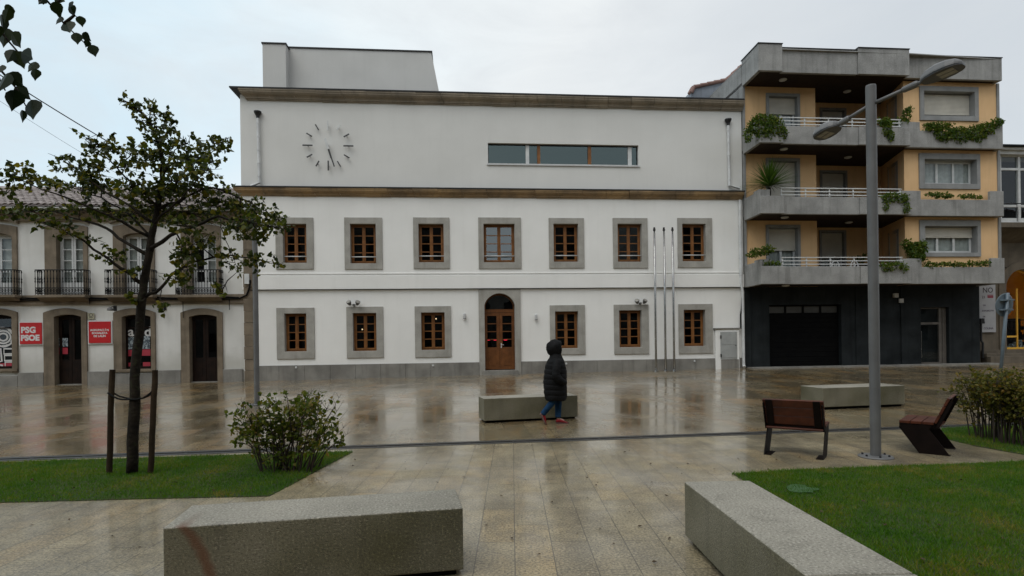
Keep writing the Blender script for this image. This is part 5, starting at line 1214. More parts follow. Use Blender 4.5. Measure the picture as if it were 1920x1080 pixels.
# ================================================================== granite block benches
def block_bench(lab, corner, ux, L, Wd, H, gap=.045):
    # corner: front left bottom point, ux: unit direction along the front, the block extends away from the camera
    b = root_w('granite_bench', lab, 'stone bench', corner, math.atan2(ux[1], ux[0]), 'granite block benches on the plaza')
    o = MB().box(0, L, 0, Wd, gap, H).build('block', M['bench_granite'], b, bevel=.014, seg=3)
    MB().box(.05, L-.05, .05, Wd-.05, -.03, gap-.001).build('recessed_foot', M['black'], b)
    return b
def line_dir(a, b): d = (b-a); d.z = 0; return d.normalized(), d.length
a = flat(305, 990, .5); b_ = flat(868, 952, .5); d, L = line_dir(a, b_); a.z = 0
fgl = block_bench('long granite block bench in the left foreground with a rusty stain', a, d, L, .56, .5)
zc = .045
a = flat(907, 747.5, .5+zc); b_ = flat(1083, 741, .5+zc); d, L = line_dir(a, b_); a.z = zc
block_bench('mossy granite block bench right behind the walking person', a, d, L, .6, .5)
zc = .075
a = flat(1543, 727.5, .48+zc); b_ = flat(1696.5, 722.5, .48+zc); d, L = line_dir(a, b_); a.z = zc
block_bench('granite block bench behind the right lamp pole', a, d, L, .75, .48)
# right foreground bench: its far end is the front-left corner of the strip, it runs toward the camera
q0 = flat(1283, 903, .5); q1 = flat(1374, 888.5, .5); e = flat(1500, 1070, .5)
d, _ = line_dir(e, q0); nrm = Vector((d.y, -d.x, 0)); Wd = .56
b = root_w('granite_bench', 'granite block bench in the right foreground running beside the lawn', 'stone bench', (q0.x, q0.y, 0), math.atan2(d.y, d.x), 'granite block benches on the plaza')
bm_ = MB()
bm_.box(-1.985, 0, -Wd, 0, .045, .5); bm_.build('block', M['bench_granite'], b, bevel=.014, seg=3)
bm_ = MB().box(-3.98, -1.995, -Wd, 0, .045, .5); bm_.build('block', M['bench_granite'], b, bevel=.014, seg=3)
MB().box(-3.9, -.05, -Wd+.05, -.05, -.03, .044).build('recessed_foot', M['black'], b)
# rust stain on the foreground bench
M['rust'] = mat('rust_stain', (0.15,0.065,0.022), (0.09,0.045,0.02), 9, .6, .1, .5, 110, speck=((0.07,0.05,0.03), 85, .6))
def rust_stain():
    m = M['bench_granite'].copy(); m.name = 'bench_granite_rust'; t = NT(m); bs = t.N['Principled BSDF']; src = bs.inputs['Base Color'].links[0].from_socket
    co = t.n('ShaderNodeTexCoord').outputs['Object']; sep = t.n('ShaderNodeSeparateXYZ'); t.l(co, sep.inputs[0])
    # centre line x(z): curves to the right as it runs down the front, and over the top toward the back
    z = sep.outputs[2]; y = sep.outputs[1]
    dz = t.math('SUBTRACT', .5, z)
    cx = t.math('ADD', t.math('ADD', t.math('MULTIPLY', t.math('POWER', t.math('MAXIMUM', dz, 0.0), .62), .36), .11), t.math('MULTIPLY', y, .10))
    nz = t.math('MULTIPLY', t.math('SUBTRACT', t.noise(co, 14, 4), .5), .06)
    dist = t.math('ABSOLUTE', t.math('ADD', t.math('SUBTRACT', sep.outputs[0], cx), nz))
    f = t.ramp(dist, [(0.0, .85), (.022, .7), (.055, 0.0)])
    fade = t.ramp(y, [(.0, 1.0), (.12, .35), (.4, 0.0)])
    col = t.mix(t.math('MULTIPLY', f, fade), src, (0.115,0.042,0.014)); t.l(col, bs.inputs['Base Color']); return m
mr = rust_stain()
for ch in fgl.children:
    if ch.name.startswith('block'): ch.data.materials.clear(); ch.data.materials.append(mr)

# ================================================================== wooden seats
def wooden_seat(lab, loc, face, width=.78):
    # local: x = direction faced, y = along the seat
    s = root_w('wooden_seat', lab, 'park seat', loc, math.atan2(face[1], face[0]), 'wooden seats with steel sides')
    h = width/2
    for sy in (-1, 1):
        y0, y1 = sorted((sy*(h-.010), sy*(h-.024)))
        MB().prism([(x,y0,z) for x,z in ((.47,.425),(.475,.36),(.23,.0),(-.13,.0),(.11,.36),(.04,.38),(-.135,.77),(-.175,.76),(.0,.37),(.02,.425))],
                   [(x,y1,z) for x,z in ((.47,.425),(.475,.36),(.23,.0),(-.13,.0),(.11,.36),(.04,.38),(-.135,.77),(-.175,.76),(.0,.37),(.02,.425))]).build('leg', M['bench_steel'], s)
        y0, y1 = sorted((sy*(h-.025), sy*(h-.11)))
        MB().box(-.13, .2, y0, y1, .0, .008).build('foot_plate', M['bench_steel'], s)
    MB().box(.03, .45, -h+.025, h-.025, .395, .4245).build('seat_frame', M['bench_steel'], s)
    for k in range(3): MB().box(.055+.142*k, .055+.142*k+.132, -h, h, .4255, .465).build('seat_slat', M['bench_wood'], s, bevel=.006)
    up = Vector((-.41, 0, .91)); bk = Vector((-.91, 0, -.41))
    for k, (t0, t1) in enumerate(((.03,.16),(.17,.30),(.31,.43))):
        c = Vector((.03,0,.415))+up*((t0+t1)/2)-bk*.022
        MB().obox(c, Vector((0,h,0)), up*((t1-t0)/2), bk*.018).build('back_slat', M['bench_wood'], s, bevel=.006)
    for sy in (-1, 1):
        c = Vector((.03,0,.415))+up*.22+Vector((0,sy*(h-.09),0))+bk*.006
        MB().obox(c, Vector((0,.045,0)), up*.215, bk*.008).build('back_bracket', M['bench_steel'], s)
    MB().tube([(.01,-h+.02,.39),(.01,h-.02,.39)], .018, 8).build('cross_tube', M['bench_wood'], s)
    return s
pl_ = flat(1441, 851, 0); pr_ = flat(1537, 862, 0); mid_ = (pl_+pr_)/2
f1 = Vector((.57,.82,0)).normalized()
wooden_seat('wooden seat turned away from the camera, showing its slatted back, left of the lamp pole', mid_+f1*.08, f1, .80)
pn = flat(1752, 852, 0); pf = flat(1765, 839, 0); mid_ = (pn+pf)/2
f2 = Vector((-.74,.67,0)).normalized()
wooden_seat('wooden seat shown from its side with slanting dark legs, right of the lamp pole', mid_-f2*.05, f2, .78)

# ================================================================== person
def skinned(name, pts, edges, radii, mat_, parent, levels=1):
    me = bpy.data.meshes.new(name); me.from_pydata(pts, edges, []); o = bpy.data.objects.new(name, me); COL.objects.link(o)
    sk = o.modifiers.new('skin', 'SKIN'); sk.use_smooth_shade = True
    lay = me.skin_vertices[0] if me.skin_vertices else None
    if lay is None:
        bpy.context.view_layer.objects.active = o
        bpy.ops.mesh.customdata_skin_add(); lay = me.skin_vertices[0]
    for i, r in enumerate(radii):
        lay.data[i].radius = (r, r) if not isinstance(r, tuple) else r
        lay.data[i].use_root = (i == 0)
    o.modifiers.new('sub', 'SUBSURF').levels = levels; o.modifiers['sub'].render_levels = levels
    dg = bpy.context.evaluated_depsgraph_get(); dg.update()
    nm = bpy.data.meshes.new_from_object(o.evaluated_get(dg)); bpy.data.objects.remove(o)
    nm.materials.clear(); nm.materials.append(mat_); nm.polygons.foreach_set('use_smooth', [True]*len(nm.polygons))
    r = bpy.data.objects.new(name, nm); COL.objects.link(r); r.parent = parent; return r
Pp = G(1043, 794.5); pz = Pp.z
pe = root_w('person', 'person in black hooded coat and blue jeans walking right past a stone bench', 'person', (Pp.x, Pp.y, pz), math.radians(7))
ank_f = (.035,-.0,.095); ank_r = (-.30,-.06,.19)
pts = [(0,0,.86),(0,0,1.0),(-.01,0,1.15),(-.015,0,1.28),(-.0,0,1.37),(.025,0,1.45),(.03,0,1.53),(.03,0,1.60),
       (.0,-.09,.82),(-.07,-.095,.46),ank_r,(-.245,-.065,.075),
       (.0,.09,.82),(.06,.075,.47),ank_f,(.18,.04,.04),
       (-.015,-.145,1.22),(-.04,-.235,.99),(.06,-.20,.86),(.10,-.16,.84),
       (-.015,.145,1.22),(-.04,.235,.99),(.06,.20,.86),(.10,.16,.84)]
edges = [(0,1),(1,2),(2,3),(3,4),(4,5),(5,6),(6,7),(0,8),(8,9),(9,10),(10,11),(0,12),(12,13),(13,14),(14,15),(3,16),(16,17),(17,18),(18,19),(3,20),(20,21),(21,22),(22,23)]
rad = [.13,.125,.14,.12,.055,.075,.09,.07,.075,.05,.036,.03,.075,.05,.036,.03,.045,.036,.030,.030,.045,.036,.030,.030]
skinned('body', pts, edges, rad, M['skin'], pe, 1)
# face (nose, brow, chin) and hair as one small mesh inside the hood
fc = MB().ell((.115,0,1.545), .022, .016, .03, 8, 6).ell((.10,0,1.475), .028, .035, .025, 8, 6).ell((.10,0,1.585), .025, .05, .018, 8, 6).ell((.112,0,1.508), .012, .028, .008, 8, 6)
fc.build('face', M['skin'], pe, smooth=True)
MB().ell((.10,-.035,1.565), .014, .014, .010, 8, 6).ell((.10,.035,1.565), .014, .014, .010, 8, 6).build('eyes', M['black'], pe, smooth=True)
M['hair'] = mat('dark_hair', (.02,.013,.009), (.012,.008,.006), 20, .5, .1)
MB().ell((.02,0,1.59), .105, .10, .085, 12, 8).build('hair', M['hair'], pe, smooth=True)
# hands with separate fingers, resting at the pocket openings
for sy, nm in ((-1, 'h'), (1, 'g')):
    W0 = Vector((.045, sy*.14, .85)); hd = MB()
    hd.tube([W0, W0+Vector((.05,-sy*.012,-.015)), W0+Vector((.09,-sy*.02,-.03))], [.028,.036,.030], 8)
    for k in range(4):
        o_ = W0+Vector((.085,-sy*(.02),-.03))+Vector((0,0,.024-.016*k)); L_ = (.065,.075,.07,.055)[k]
        hd.tube([o_, o_+Vector((L_*.45,-sy*.008,-.012)), o_+Vector((L_*.8,-sy*.03,-.025)), o_+Vector((L_*.9,-sy*.05,-.03))], [.009,.0085,.008,.006], 6)
    o_ = W0+Vector((.03,-sy*.02,.02)); hd.tube([o_, o_+Vector((.03,-sy*.02,.02)), o_+Vector((.06,-sy*.03,.02))], [.011,.010,.007], 6)
    hd.build('hand', M['skin'], pe, smooth=True)
# jeans
skinned('jeans', [(0,0,.88),(0,-.085,.80),(-.07,-.095,.47),(-.27,-.065,.225),(-.295,-.062,.195),(0,.085,.80),(.065,.075,.47),(.04,.005,.15),(.038,.0,.11)],
        [(0,1),(1,2),(2,3),(3,4),(0,5),(5,6),(6,7),(7,8)], [.13,.10,.075,.062,.064,.10,.078,.064,.066], M['jeans'], pe, 2)
def shoe(c, pitch, yaw=0.0):
    R = []; prof = [(-.075,.022,.05,.03),(-.055,.036,.085,.0),(-.01,.04,.10,.0),(.05,.042,.078,.0),(.11,.045,.055,.0),(.155,.038,.042,.004),(.185,.018,.028,.012)]
    mt = Matrix.Translation(c) @ Matrix.Rotation(yaw, 4, 'Z') @ Matrix.Rotation(pitch, 4, 'Y')
    for x_, w_, top, bot in prof:
        R.append([tuple(mt @ Vector((x_, w_*math.cos(q), bot*.6+.018+(top-bot-.018)*(.5+.5*math.sin(q))))) for q in np.linspace(0, 2*PI, 13)[:-1]])
    o = MB().rings(R).build('shoe', M['shoe'], pe, smooth=True)
    S_ = []
    for x_, w_, top, bot in prof: S_.append([tuple(mt @ Vector((x_*1.03, s_*(w_+.004), zz))) for s_, zz in ((-1,bot),(1,bot),(1,bot+.026),(-1,bot+.026))])
    MB().rings(S_).build('sole', M['sole'], o)
shoe(Vector((.06,.0,.0)), 0.05, -.1)
shoe(Vector((-.315,-.062,.155)), 1.12, 0)
# coat: lofted quilted body, sleeves and hood
def ringz(z, cx, rx, ry, n=28, p=2.3):
    out = []
    for k in range(n):
        a = 2*PI*k/n; c, s = math.cos(a), math.sin(a)
        out.append((cx+rx*abs(c)**(2/p)*(1 if c >= 0 else -1), ry*abs(s)**(2/p)*(1 if s >= 0 else -1), z))
    return out
KEY = [(.475,-.005,.205,.235),(.50,-.005,.212,.242),(.62,-.01,.226,.252),(.80,-.012,.232,.258),(.95,-.012,.228,.255),(1.08,-.008,.215,.25),(1.18,-.004,.195,.238),(1.26,.0,.165,.205),(1.32,.004,.13,.15),(1.37,.010,.112,.115),(1.40,.012,.108,.11)]
def interp(z):
    for i in range(len(KEY)-1):
        if KEY[i][0] <= z <= KEY[i+1][0]:
            t_ = (z-KEY[i][0])/(KEY[i+1][0]-KEY[i][0]); return [KEY[i][j]+(KEY[i+1][j]-KEY[i][j])*t_ for j in (1,2,3)]
    return KEY[-1][1:]
R = []
for k in range(75):
    z_ = .475+(1.40-.475)*k/74; cx_, rx_, ry_ = interp(z_); bu = 1-.045*(1-abs(math.sin((z_-.475)*PI/.105)))**2
    q_ = ringz(z_, cx_, rx_*bu, ry_*bu); R.append([(p[0]*(1+.016*math.sin(7*math.atan2(p[1],p[0])+9*z_)+.014*math.sin(3*math.atan2(p[1],p[0])-23*z_)), p[1]*(1+.016*math.sin(5*math.atan2(p[1],p[0])-14*z_)), p[2]+.006*math.sin(4*math.atan2(p[1],p[0])+z_*6)) for p in q_])
co_ = MB().rings(R, caps=False)
inner = [[(p[0]*.96, p[1]*.96, p[2]+.004) for p in R[0]], [(p[0]*.5, p[1]*.5, .60) for p in R[0]]]
co_.rings([R[0], inner[0], inner[1]], caps=False)
coat = co_.build('coat', M['coat'], pe, smooth=True)
for sy in (-1, 1):
    P = [Vector(p) for p in ((-.0,sy*.135,1.285),(-.008,sy*.20,1.245),(-.03,sy*.255,1.12),(-.05,sy*.285,.98),(.01,sy*.285,.90),(.085,sy*.255,.855),(.15,sy*.195,.83))]
    Q = []; Rr = []; ra = [.06,.085,.088,.082,.078,.068,.058]
    for i in range(len(P)-1):
        for t_ in np.linspace(0, 1, 9)[:-1]: Q.append(P[i].lerp(P[i+1], t_)); Rr.append((ra[i]+(ra[i+1]-ra[i])*t_)*(1-.06*(1-abs(math.sin(t_*PI*1.5)))**2))
    MB().tube(Q, Rr, 14).build('sleeve', M['coat'], coat, smooth=True)
MB().tube([(.222,.012,z_) for z_ in np.linspace(.52, 1.05, 6)]+[(.175,.012,1.25),(.125,.01,1.36)], .010, 6).build('zip', M['rubber'], coat)
# hood
hv = []; hf = []; n1, n2 = 26, 18
cH = Vector((-.005, 0, 1.525)); 
for j in range(n2+1):
    th_ = PI*j/n2
    for i in range(n1):
        ph = 2*PI*i/n1; dx, dy, dz_ = math.cos(th_), math.sin(th_)*math.cos(ph), math.sin(th_)*math.sin(ph)
        x_ = -dx; rx_ = .175 if x_ < 0 else .155; wr = 1+.035*math.sin(ph*5+th_*4)+.02*math.sin(ph*9-th_*7)
        hv.append((cH.x+x_*rx_*wr, cH.y+dy*.135*wr, cH.z+dz_*(.165 if dz_ > 0 else .195)*wr))
jmax = 13
for j in range(jmax):
    for i in range(n1): hf.append((j*n1+i, j*n1+(i+1) % n1, (j+1)*n1+(i+1) % n1, (j+1)*n1+i))
MB().add(hv[:(jmax+1)*n1], hf).build('hood', M['coat'], coat, smooth=True)
rim = hv[jmax*n1:(jmax+1)*n1]
MB().tube([Vector(p) for p in rim]+[Vector(rim[0])], .018, 8).build('hood_rim', M['coat'], coat, smooth=True)
MB().add([tuple(Vector(p)*1.0+Vector((-.05,0,0))) for p in rim], [tuple(range(n1))]).build('hood_shade', M['black'], coat)  # flat black sheet stands for the shade inside the hood opening

# ================================================================== trees and shrubs
def tree_leaves(rng, clumps, size, dens, toP, scale):
    B = []
    for (px, py, dy, rx, ry) in clumps:
        c = toP(px, py, dy); B.append((tuple(c), (rx/scale, (rx+ry)*.55/scale+.05, ry/scale), int(max(8, rx*ry*dens))))
    return B
Tb = flat(247, 889, 0.0); TY = Tb.y
def TP(px, py, dy=0.0): return atY(px, py, TY+dy)-Tb
tr = root_w('young_tree', 'young leafy tree with sparse spreading crown, staked on the left lawn', 'tree', Tb)
LIM = [
 ([(247,892),(250,800),(253,740),(258,650),(264,580),(270,525),(279,480),(287,430),(296,385),(305,335),(304,295),(292,255),(270,215),(250,200),(228,186)], 0, .068, .006, [0]*8+[.05,.1,.1,.1,.1,.1,.1]),
 ([(263,530),(235,507),(207,488),(160,453),(117,433),(77,417)], -.2, .034, .006, None),
 ([(277,478),(232,452),(200,428),(150,412),(100,396),(30,398)], .5, .034, .005, None),
 ([(276,470),(320,441),(367,423),(410,405),(455,412),(500,425),(540,430)], -.5, .036, .005, None),
 ([(274,556),(302,540),(333,507),(367,490),(417,480),(467,483),(527,498)], -.3, .03, .005, None),
 ([(299,372),(340,330),(380,292),(425,266)], .3, .022, .004, None),
 ([(296,388),(250,345),(205,300),(160,262)], -.4, .024, .004, None),
 ([(290,420),(220,372),(160,335),(118,300)], .1, .026, .004, None),
 ([(284,446),(200,402),(110,365),(20,330)], -.6, .028, .004, None),
 ([(298,392),(350,368),(400,352),(450,372),(500,396),(535,425)], .6, .028, .004, None),
 ([(304,335),(325,290),(345,265)], -.2, .014, .004, None),
 ([(410,405),(420,440),(432,470),(447,508)], -.5, .010, .003, None),
 ([(330,436),(345,470),(340,505),(330,530)], -.4, .012, .003, None),
 ([(302,540),(300,562),(318,572)], -.3, .008, .003, None),
 ([(290,420),(330,380),(360,350),(395,305)], -.7, .022, .003, None),
 ([(284,446),(240,400),(190,370),(130,350),(60,335)], .7, .022, .003, None),
]
tk = MB(); nodes = []
for pts_, dy, r0, r1, dys in LIM:
    n_ = len(pts_); P = []; Rr = []
    for i, (px, py) in enumerate(pts_):
        t_ = i/(n_-1); yy = (dys[i] if dys else dy*t_**.8)
        P.append(TP(px, py, yy)); Rr.append((r0*(1-t_)**.9+r1)*(1 if r0 > .05 else .68))
    # wobble between the given points
    Q = [P[0]]; R2 = [Rr[0]]
    for i in range(n_-1):
        for t_ in (.34, .67, 1.0):
            j = Vector((RNG.normal(0,1), RNG.normal(0,1), RNG.normal(0,1)))*(.012 if t_ < 1 else 0)*(1 if r0 < .05 else .6)
            Q.append(P[i].lerp(P[i+1], t_)+j); R2.append((Rr[i]+(Rr[i+1]-Rr[i])*t_)*(1+RNG.normal(0,.05)))
    tk.tube(Q, R2, 10 if r0 > .05 else 7); nodes += [(q, r) for q, r in zip(Q, R2) if r < .045]
CL = [(232,192,.1,7,6),(258,203,.1,14,9),(290,215,.1,20,9),(310,226,.1,10,7),(275,236,.15,16,9),(300,250,.0,22,11),(318,240,0,10,9),(305,268,.1,20,10),
 (352,270,-.2,26,10),(400,268,.3,22,9),(426,260,.3,7,6),(380,286,.2,22,10),(395,305,-.6,12,8),
 (164,260,-.4,10,7),(186,270,-.4,13,8),(210,274,-.3,16,8),(182,290,-.4,18,9),(250,280,-.3,22,9),(287,284,0,18,8),
 (300,302,.1,36,18),(350,302,-.2,28,14),(370,322,-.5,26,15),(322,338,0,34,14),
 (118,299,.1,10,8),(148,315,.1,26,17),(172,330,.1,24,14),(186,310,.1,9,9),(235,312,-.3,22,13),
 (18,330,-.6,18,11),(45,330,-.5,16,12),(75,341,.6,22,11),(10,365,-.5,12,8),(102,347,.6,22,11),
 (150,352,.5,36,11),(200,347,.3,32,11),(250,352,-.3,36,12),(300,362,0,44,16),(360,357,.3,36,14),(420,362,.5,26,11),
 (400,386,.5,36,14),(450,392,.5,26,17),(490,402,.5,22,17),(520,412,.5,16,13),(472,418,-.4,26,15),(512,428,-.4,18,11),(440,428,-.4,20,11),(360,402,.2,44,14),(338,424,-.4,28,10),(480,436,-.2,10,10),(462,440,-.2,12,12),
 (20,402,.4,22,9),(95,420,-.2,22,7),(60,396,.4,34,9),(150,393,.3,34,9),(130,430,-.2,18,6),(165,446,-.2,13,6),(200,402,.3,28,10),(250,402,.2,36,12),(290,395,.2,30,12),
 (430,482,-.3,20,8),(480,491,-.3,22,8),(522,496,-.3,10,7),(330,522,-.4,22,10),(350,500,-.4,14,9),(302,570,-.3,12,5),(253,566,-.1,5,5),(340,466,-.4,14,18),(372,452,-.4,26,13),(210,482,-.1,20,9),(240,510,-.1,13,5),(415,548,-.4,7,6),(355,478,-.3,20,8),(440,500,-.4,10,8)]
rng = np.random.default_rng(5); sc = FPX/TY
lb = tree_leaves(rng, [(a,b,c,d*1.15,e*1.2) for a,b,c,d,e in CL], .08, .135, TP, sc)
# twigs from the nearest limb to each clump and inside it
for (c, rr, n_) in lb:
    c = Vector(c); q = min(nodes, key=lambda a: (a[0]-c).length)
    m_ = q[0].lerp(c, .5)+Vector((rng.normal(0,.04), rng.normal(0,.04), rng.normal(0,.03)))
    tk.tube([q[0], m_, c], [min(q[1], .011), .007, .004], 5)
    for k in range(max(4, n_//8)):
        e_ = c+Vector((rng.normal(0, rr[0]*.6), rng.normal(0, rr[1]*.6), rng.normal(0, rr[2]*.6))); s_ = m_.lerp(c, rng.uniform(.2, 1))
        tk.tube([s_, s_.lerp(e_, .5)+Vector((0,0,.015)), e_], [.005,.0035,.002], 4)
extra = []
for (c, rr, n_) in list(lb):
    c = Vector(c)
    for k in range(2+n_//16):
        dv = Vector((rng.normal(), rng.normal()*.5, rng.normal()*.8+.2)).normalized(); e_ = c+Vector((dv.x*(rr[0]+.10), dv.y*rr[1], dv.z*(rr[2]+.09)))
        tk.tube([c, c.lerp(e_, .55)+Vector((0,0,.012)), e_], [.004,.003,.0015], 4)
        for t_ in (.55, .75, .9, 1.0): extra.append((tuple(c.lerp(e_, t_)), (.028,.028,.024), 2 if rng.random() < .8 else 1))
lb = lb+extra
tk.build('trunk', M['bark'], tr, smooth=True)
leaves_mesh(lb, .054, rng, 'heart', .45, .4).build('crown', M['leaf_tree'], tr, fix=False)
# stakes and rubber ties
for (p0, p1, lab) in (((204,889),(211,693),'wooden tree stake left of the young tree trunk'), ((282,889),(290.5,694),'wooden tree stake right of the young tree trunk')):
    b0 = flat(*p0, 0); t0 = atY(*p1, b0.y); dd = t0-b0
    Q = [dd*t_+Vector((RNG.normal(0,.004), RNG.normal(0,.004), 0)) for t_ in np.linspace(-.02, 1, 9)]
    o = MB().tube([tuple(q) for q in Q], [.036]*8+[.034], 12).build('tree_stake', M['stake'], None, smooth=False, loc=b0); tag(o, lab, 'stake', 'stakes beside the young tree')
tkp = TP(252, 748, 0)+Tb
for p0, s_, lab in ((atY(208, 737, Tb.y), -1, 'black rubber tie from the left stake to the trunk'), (atY(288, 734, Tb.y), 1, 'black rubber tie from the right stake to the trunk')):
    A_ = p0-tkp; E = Vector((.0, -.075, .0)); E2 = Vector((0,.075,0)); P = []
    for (s0, s1) in ((A_+Vector((s_*.0,-.042,0)), E), ):
        P = [A_+Vector((s_*.04,.0,0)), s0]+[s0.lerp(s1+Vector((s_*.05,0,0)), t_)+Vector((0,0,-.03*math.sin(t_*PI))) for t_ in (.25,.5,.75)]+[s1+Vector((s_*.05,0,0)), Vector((-s_*.04,-.07,.0)), Vector((-s_*.078,0,.005)), Vector((-s_*.04,.07,.0)), E2+Vector((s_*.06,0,0))]+[A_.lerp(E2, t_)+Vector((0,.01,-.03*math.sin(t_*PI))) for t_ in (.6,.3)]+[A_+Vector((0,.042,0)), A_+Vector((s_*.04,.0,0))]
    o = MB().tube(P, .011, 6).build('tree_tie', M['rubber'], None, loc=tkp); tag(o, lab, 'tree tie', 'rubber ties of the young tree')

def shrub(nm, lab, base, stems, leafsize, m, seed, grp=None, leafn=9, droop=.1, cat='shrub'):
    r = root_w(nm, lab, cat, base, 0, grp); rng = np.random.default_rng(seed); st = MB(); B = []
    for (e, n_) in stems:
        e = Vector(e); s0 = Vector((rng.normal(0,.10), rng.normal(0,.08), -.01)); 
        if abs(e.x) > .5 or grp: s0 = Vector((e.x*.45+rng.normal(0,.05), e.y*.45, -.01))
        m_ = s0.lerp(e, .5)+Vector((-e.x*.10, -e.y*.1, .05)); P = [s0, s0.lerp(m_, .5), m_, m_.lerp(e, .5)+Vector((0,0,.02)), e]
        st.tube(P, [.011,.010,.008,.006,.003], 5)
        for k in range(n_):
            t_ = rng.uniform(.40, 1.02)**.8; i = min(int(t_*4), 3); p = P[i].lerp(P[i+1], min(t_*4-i, 1.0)); q = p+Vector((rng.normal(0,.10), rng.normal(0,.09), rng.normal(.03,.07)))
            st.tube([p, q], [.004,.002], 4); B.append((tuple(p.lerp(q, .75)), (.055,.055,.045), leafn))
    st.build('stem', M['twig'], r); leaves_mesh(B, leafsize, rng, 'oval', droop, .4).build('foliage', M[m], r, fix=False)
    return r
base = flat(540, 884, 0); rng = np.random.default_rng(77)
def BP(px, py, dy): return atY(px, py, base.y+dy)-base
ends = [(432,800),(440,770),(455,758),(475,795),(450,825),(490,765),(500,752),(520,745),(540,742),(560,738),(575,735),(590,745),(605,748),(622,755),(632,765),(635,800),(650,822),(625,815),(610,790),(560,770),(530,780),(505,800),(485,830),(520,825),(560,810),(590,820),(545,840),(470,770),(512,770),(580,760),(600,770),(465,840),(500,850),(535,855),(575,845),(610,830)]
bush = shrub('leafy_bush', 'straggly yellow-green bush on the corner of the left lawn', base,
      [(tuple(BP(px+rng.normal(0,3), py+rng.normal(0,3), rng.uniform(-.35,.35))), 13 if py < 825 and px < 620 else 7) for px, py in ends], .060, 'leaf_bush', 78, leafn=5)
wt = MB(); rw_ = np.random.default_rng(31)
for px, py in ((652,768),(645,750),(657,790),(640,738),(660,808),(628,735),(600,728),(585,727),(612,733),(440,755),(450,748),(435,785),(478,748)):
    e_ = BP(px, py, rw_.uniform(-.25,.25)); s_ = Vector((e_.x*.4, e_.y*.4, .05)); m_ = s_.lerp(e_, .55)+Vector((-.04*np.sign(e_.x), 0, .03))
    wt.tube([s_, m_, e_], [.006,.004,.0015], 4)
    for k in range(3):
        q_ = m_.lerp(e_, rw_.uniform(.1,.9)); wt.tube([q_, q_+Vector((rw_.normal(.02,.05), rw_.normal(0,.04), rw_.uniform(.03,.12)))], [.003,.001], 4)
wt.build('bare_shoot', M['twig'], bush)
for kx, (bx, lab) in enumerate(((1852,'clipped autumn shrub at the left end of the hedge'), (1892,'clipped autumn shrub in the middle of the hedge'), (1938,'dense dark clipped shrub cut by the right picture edge'), (1990,''))):
    if not lab: continue
    hb_ = flat(bx, (822, 832, 838)[kx], 0); sc_ = FPX/hb_.y; rngh = np.random.default_rng(90+kx)
    st = []
    for k in range(22):
        ex = rngh.uniform(-32, 34)/sc_; ez = rngh.uniform(.42, 1.0)*(838-700)/sc_*.92
        if rngh.random() < .6: ez = rngh.uniform(.82, 1.0)*(832-700)/sc_*.95
        st.append(((ex, rngh.uniform(-.3,.45), ez), 22 if kx else 14))
    shrub('hedge_shrub', lab, hb_, st, .05, 'leaf_hedge', 95+kx, 'clipped shrubs of the right hedge', leafn=6)
pt = flat(1503, 920, .0); rngp = np.random.default_rng(6); R_ = [(math.cos(a)*.17*(1+.15*rngp.normal())+(0), math.sin(a)*.17*(1+.15*rngp.normal()), .024) for a in np.linspace(0, 2*PI, 15)[:-1]]
o = MB().prism([(x_, y_, .020) for x_, y_, _ in R_], R_).build('green_sheet', M['patch'], None, loc=pt); tag(o, 'pale green flat patch lying in the grass of the right lawn', 'sheet')

# branch hanging into the top left corner (from a tree beside the photographer)
oy = 3.0
bb = root_w('overhanging_branch', 'dark birch twigs with heart-shaped leaves hanging into the top left corner', 'branch', atY(-120, -160, oy))
bo_ = Vector(bb.location)
def BR(px, py, dy=0.0): return atY(px, py, oy+dy)-bo_
bt = MB()
TW = [[(-120,-160),(-80,-60),(-50,0),(-10,40),(10,70),(40,105),(62,125),(72,145)], [(-50,0),(-20,90),(0,130),(30,165),(52,205)], [(-80,-120),(0,-90),(60,-40),(80,-8),(100,15),(120,45),(150,72),(172,95)], [(60,-40),(75,0),(82,8)], [(100,15),(112,0),(118,-30)], [(120,45),(140,28),(150,40)], [(-60,-30),(-25,60),(-5,140),(10,170)]]
for t_ in TW:
    bt.tube([BR(px, py, .02*i) for i, (px, py) in enumerate(t_)], [.008*(1-i/len(t_))+.0012 for i in range(len(t_))], 6)
bt.build('twig', M['bark'], bb, smooth=True)
LV = [(5,45,20,250),(8,70,24,270),(30,75,20,300),(20,105,18,260),(38,112,20,290),(60,125,16,250),(50,105,22,330),(66,140,14,270),(5,155,26,250),(30,150,20,310),(42,175,20,320),(25,188,24,260),(60,205,26,285),(42,218,14,260),(12,30,16,250),(0,130,14,270),
      (78,2,11,250),(107,18,16,285),(110,38,12,250),(127,50,20,300),(112,-2,16,330),(135,20,14,290),(144,72,14,280),(152,40,12,280),(162,70,12,320),(163,82,9,250),(175,95,14,290),(133,8,10,320),(-8,60,18,270),(15,20,14,230)]
vs, fs = [], []; rngb = np.random.default_rng(8)
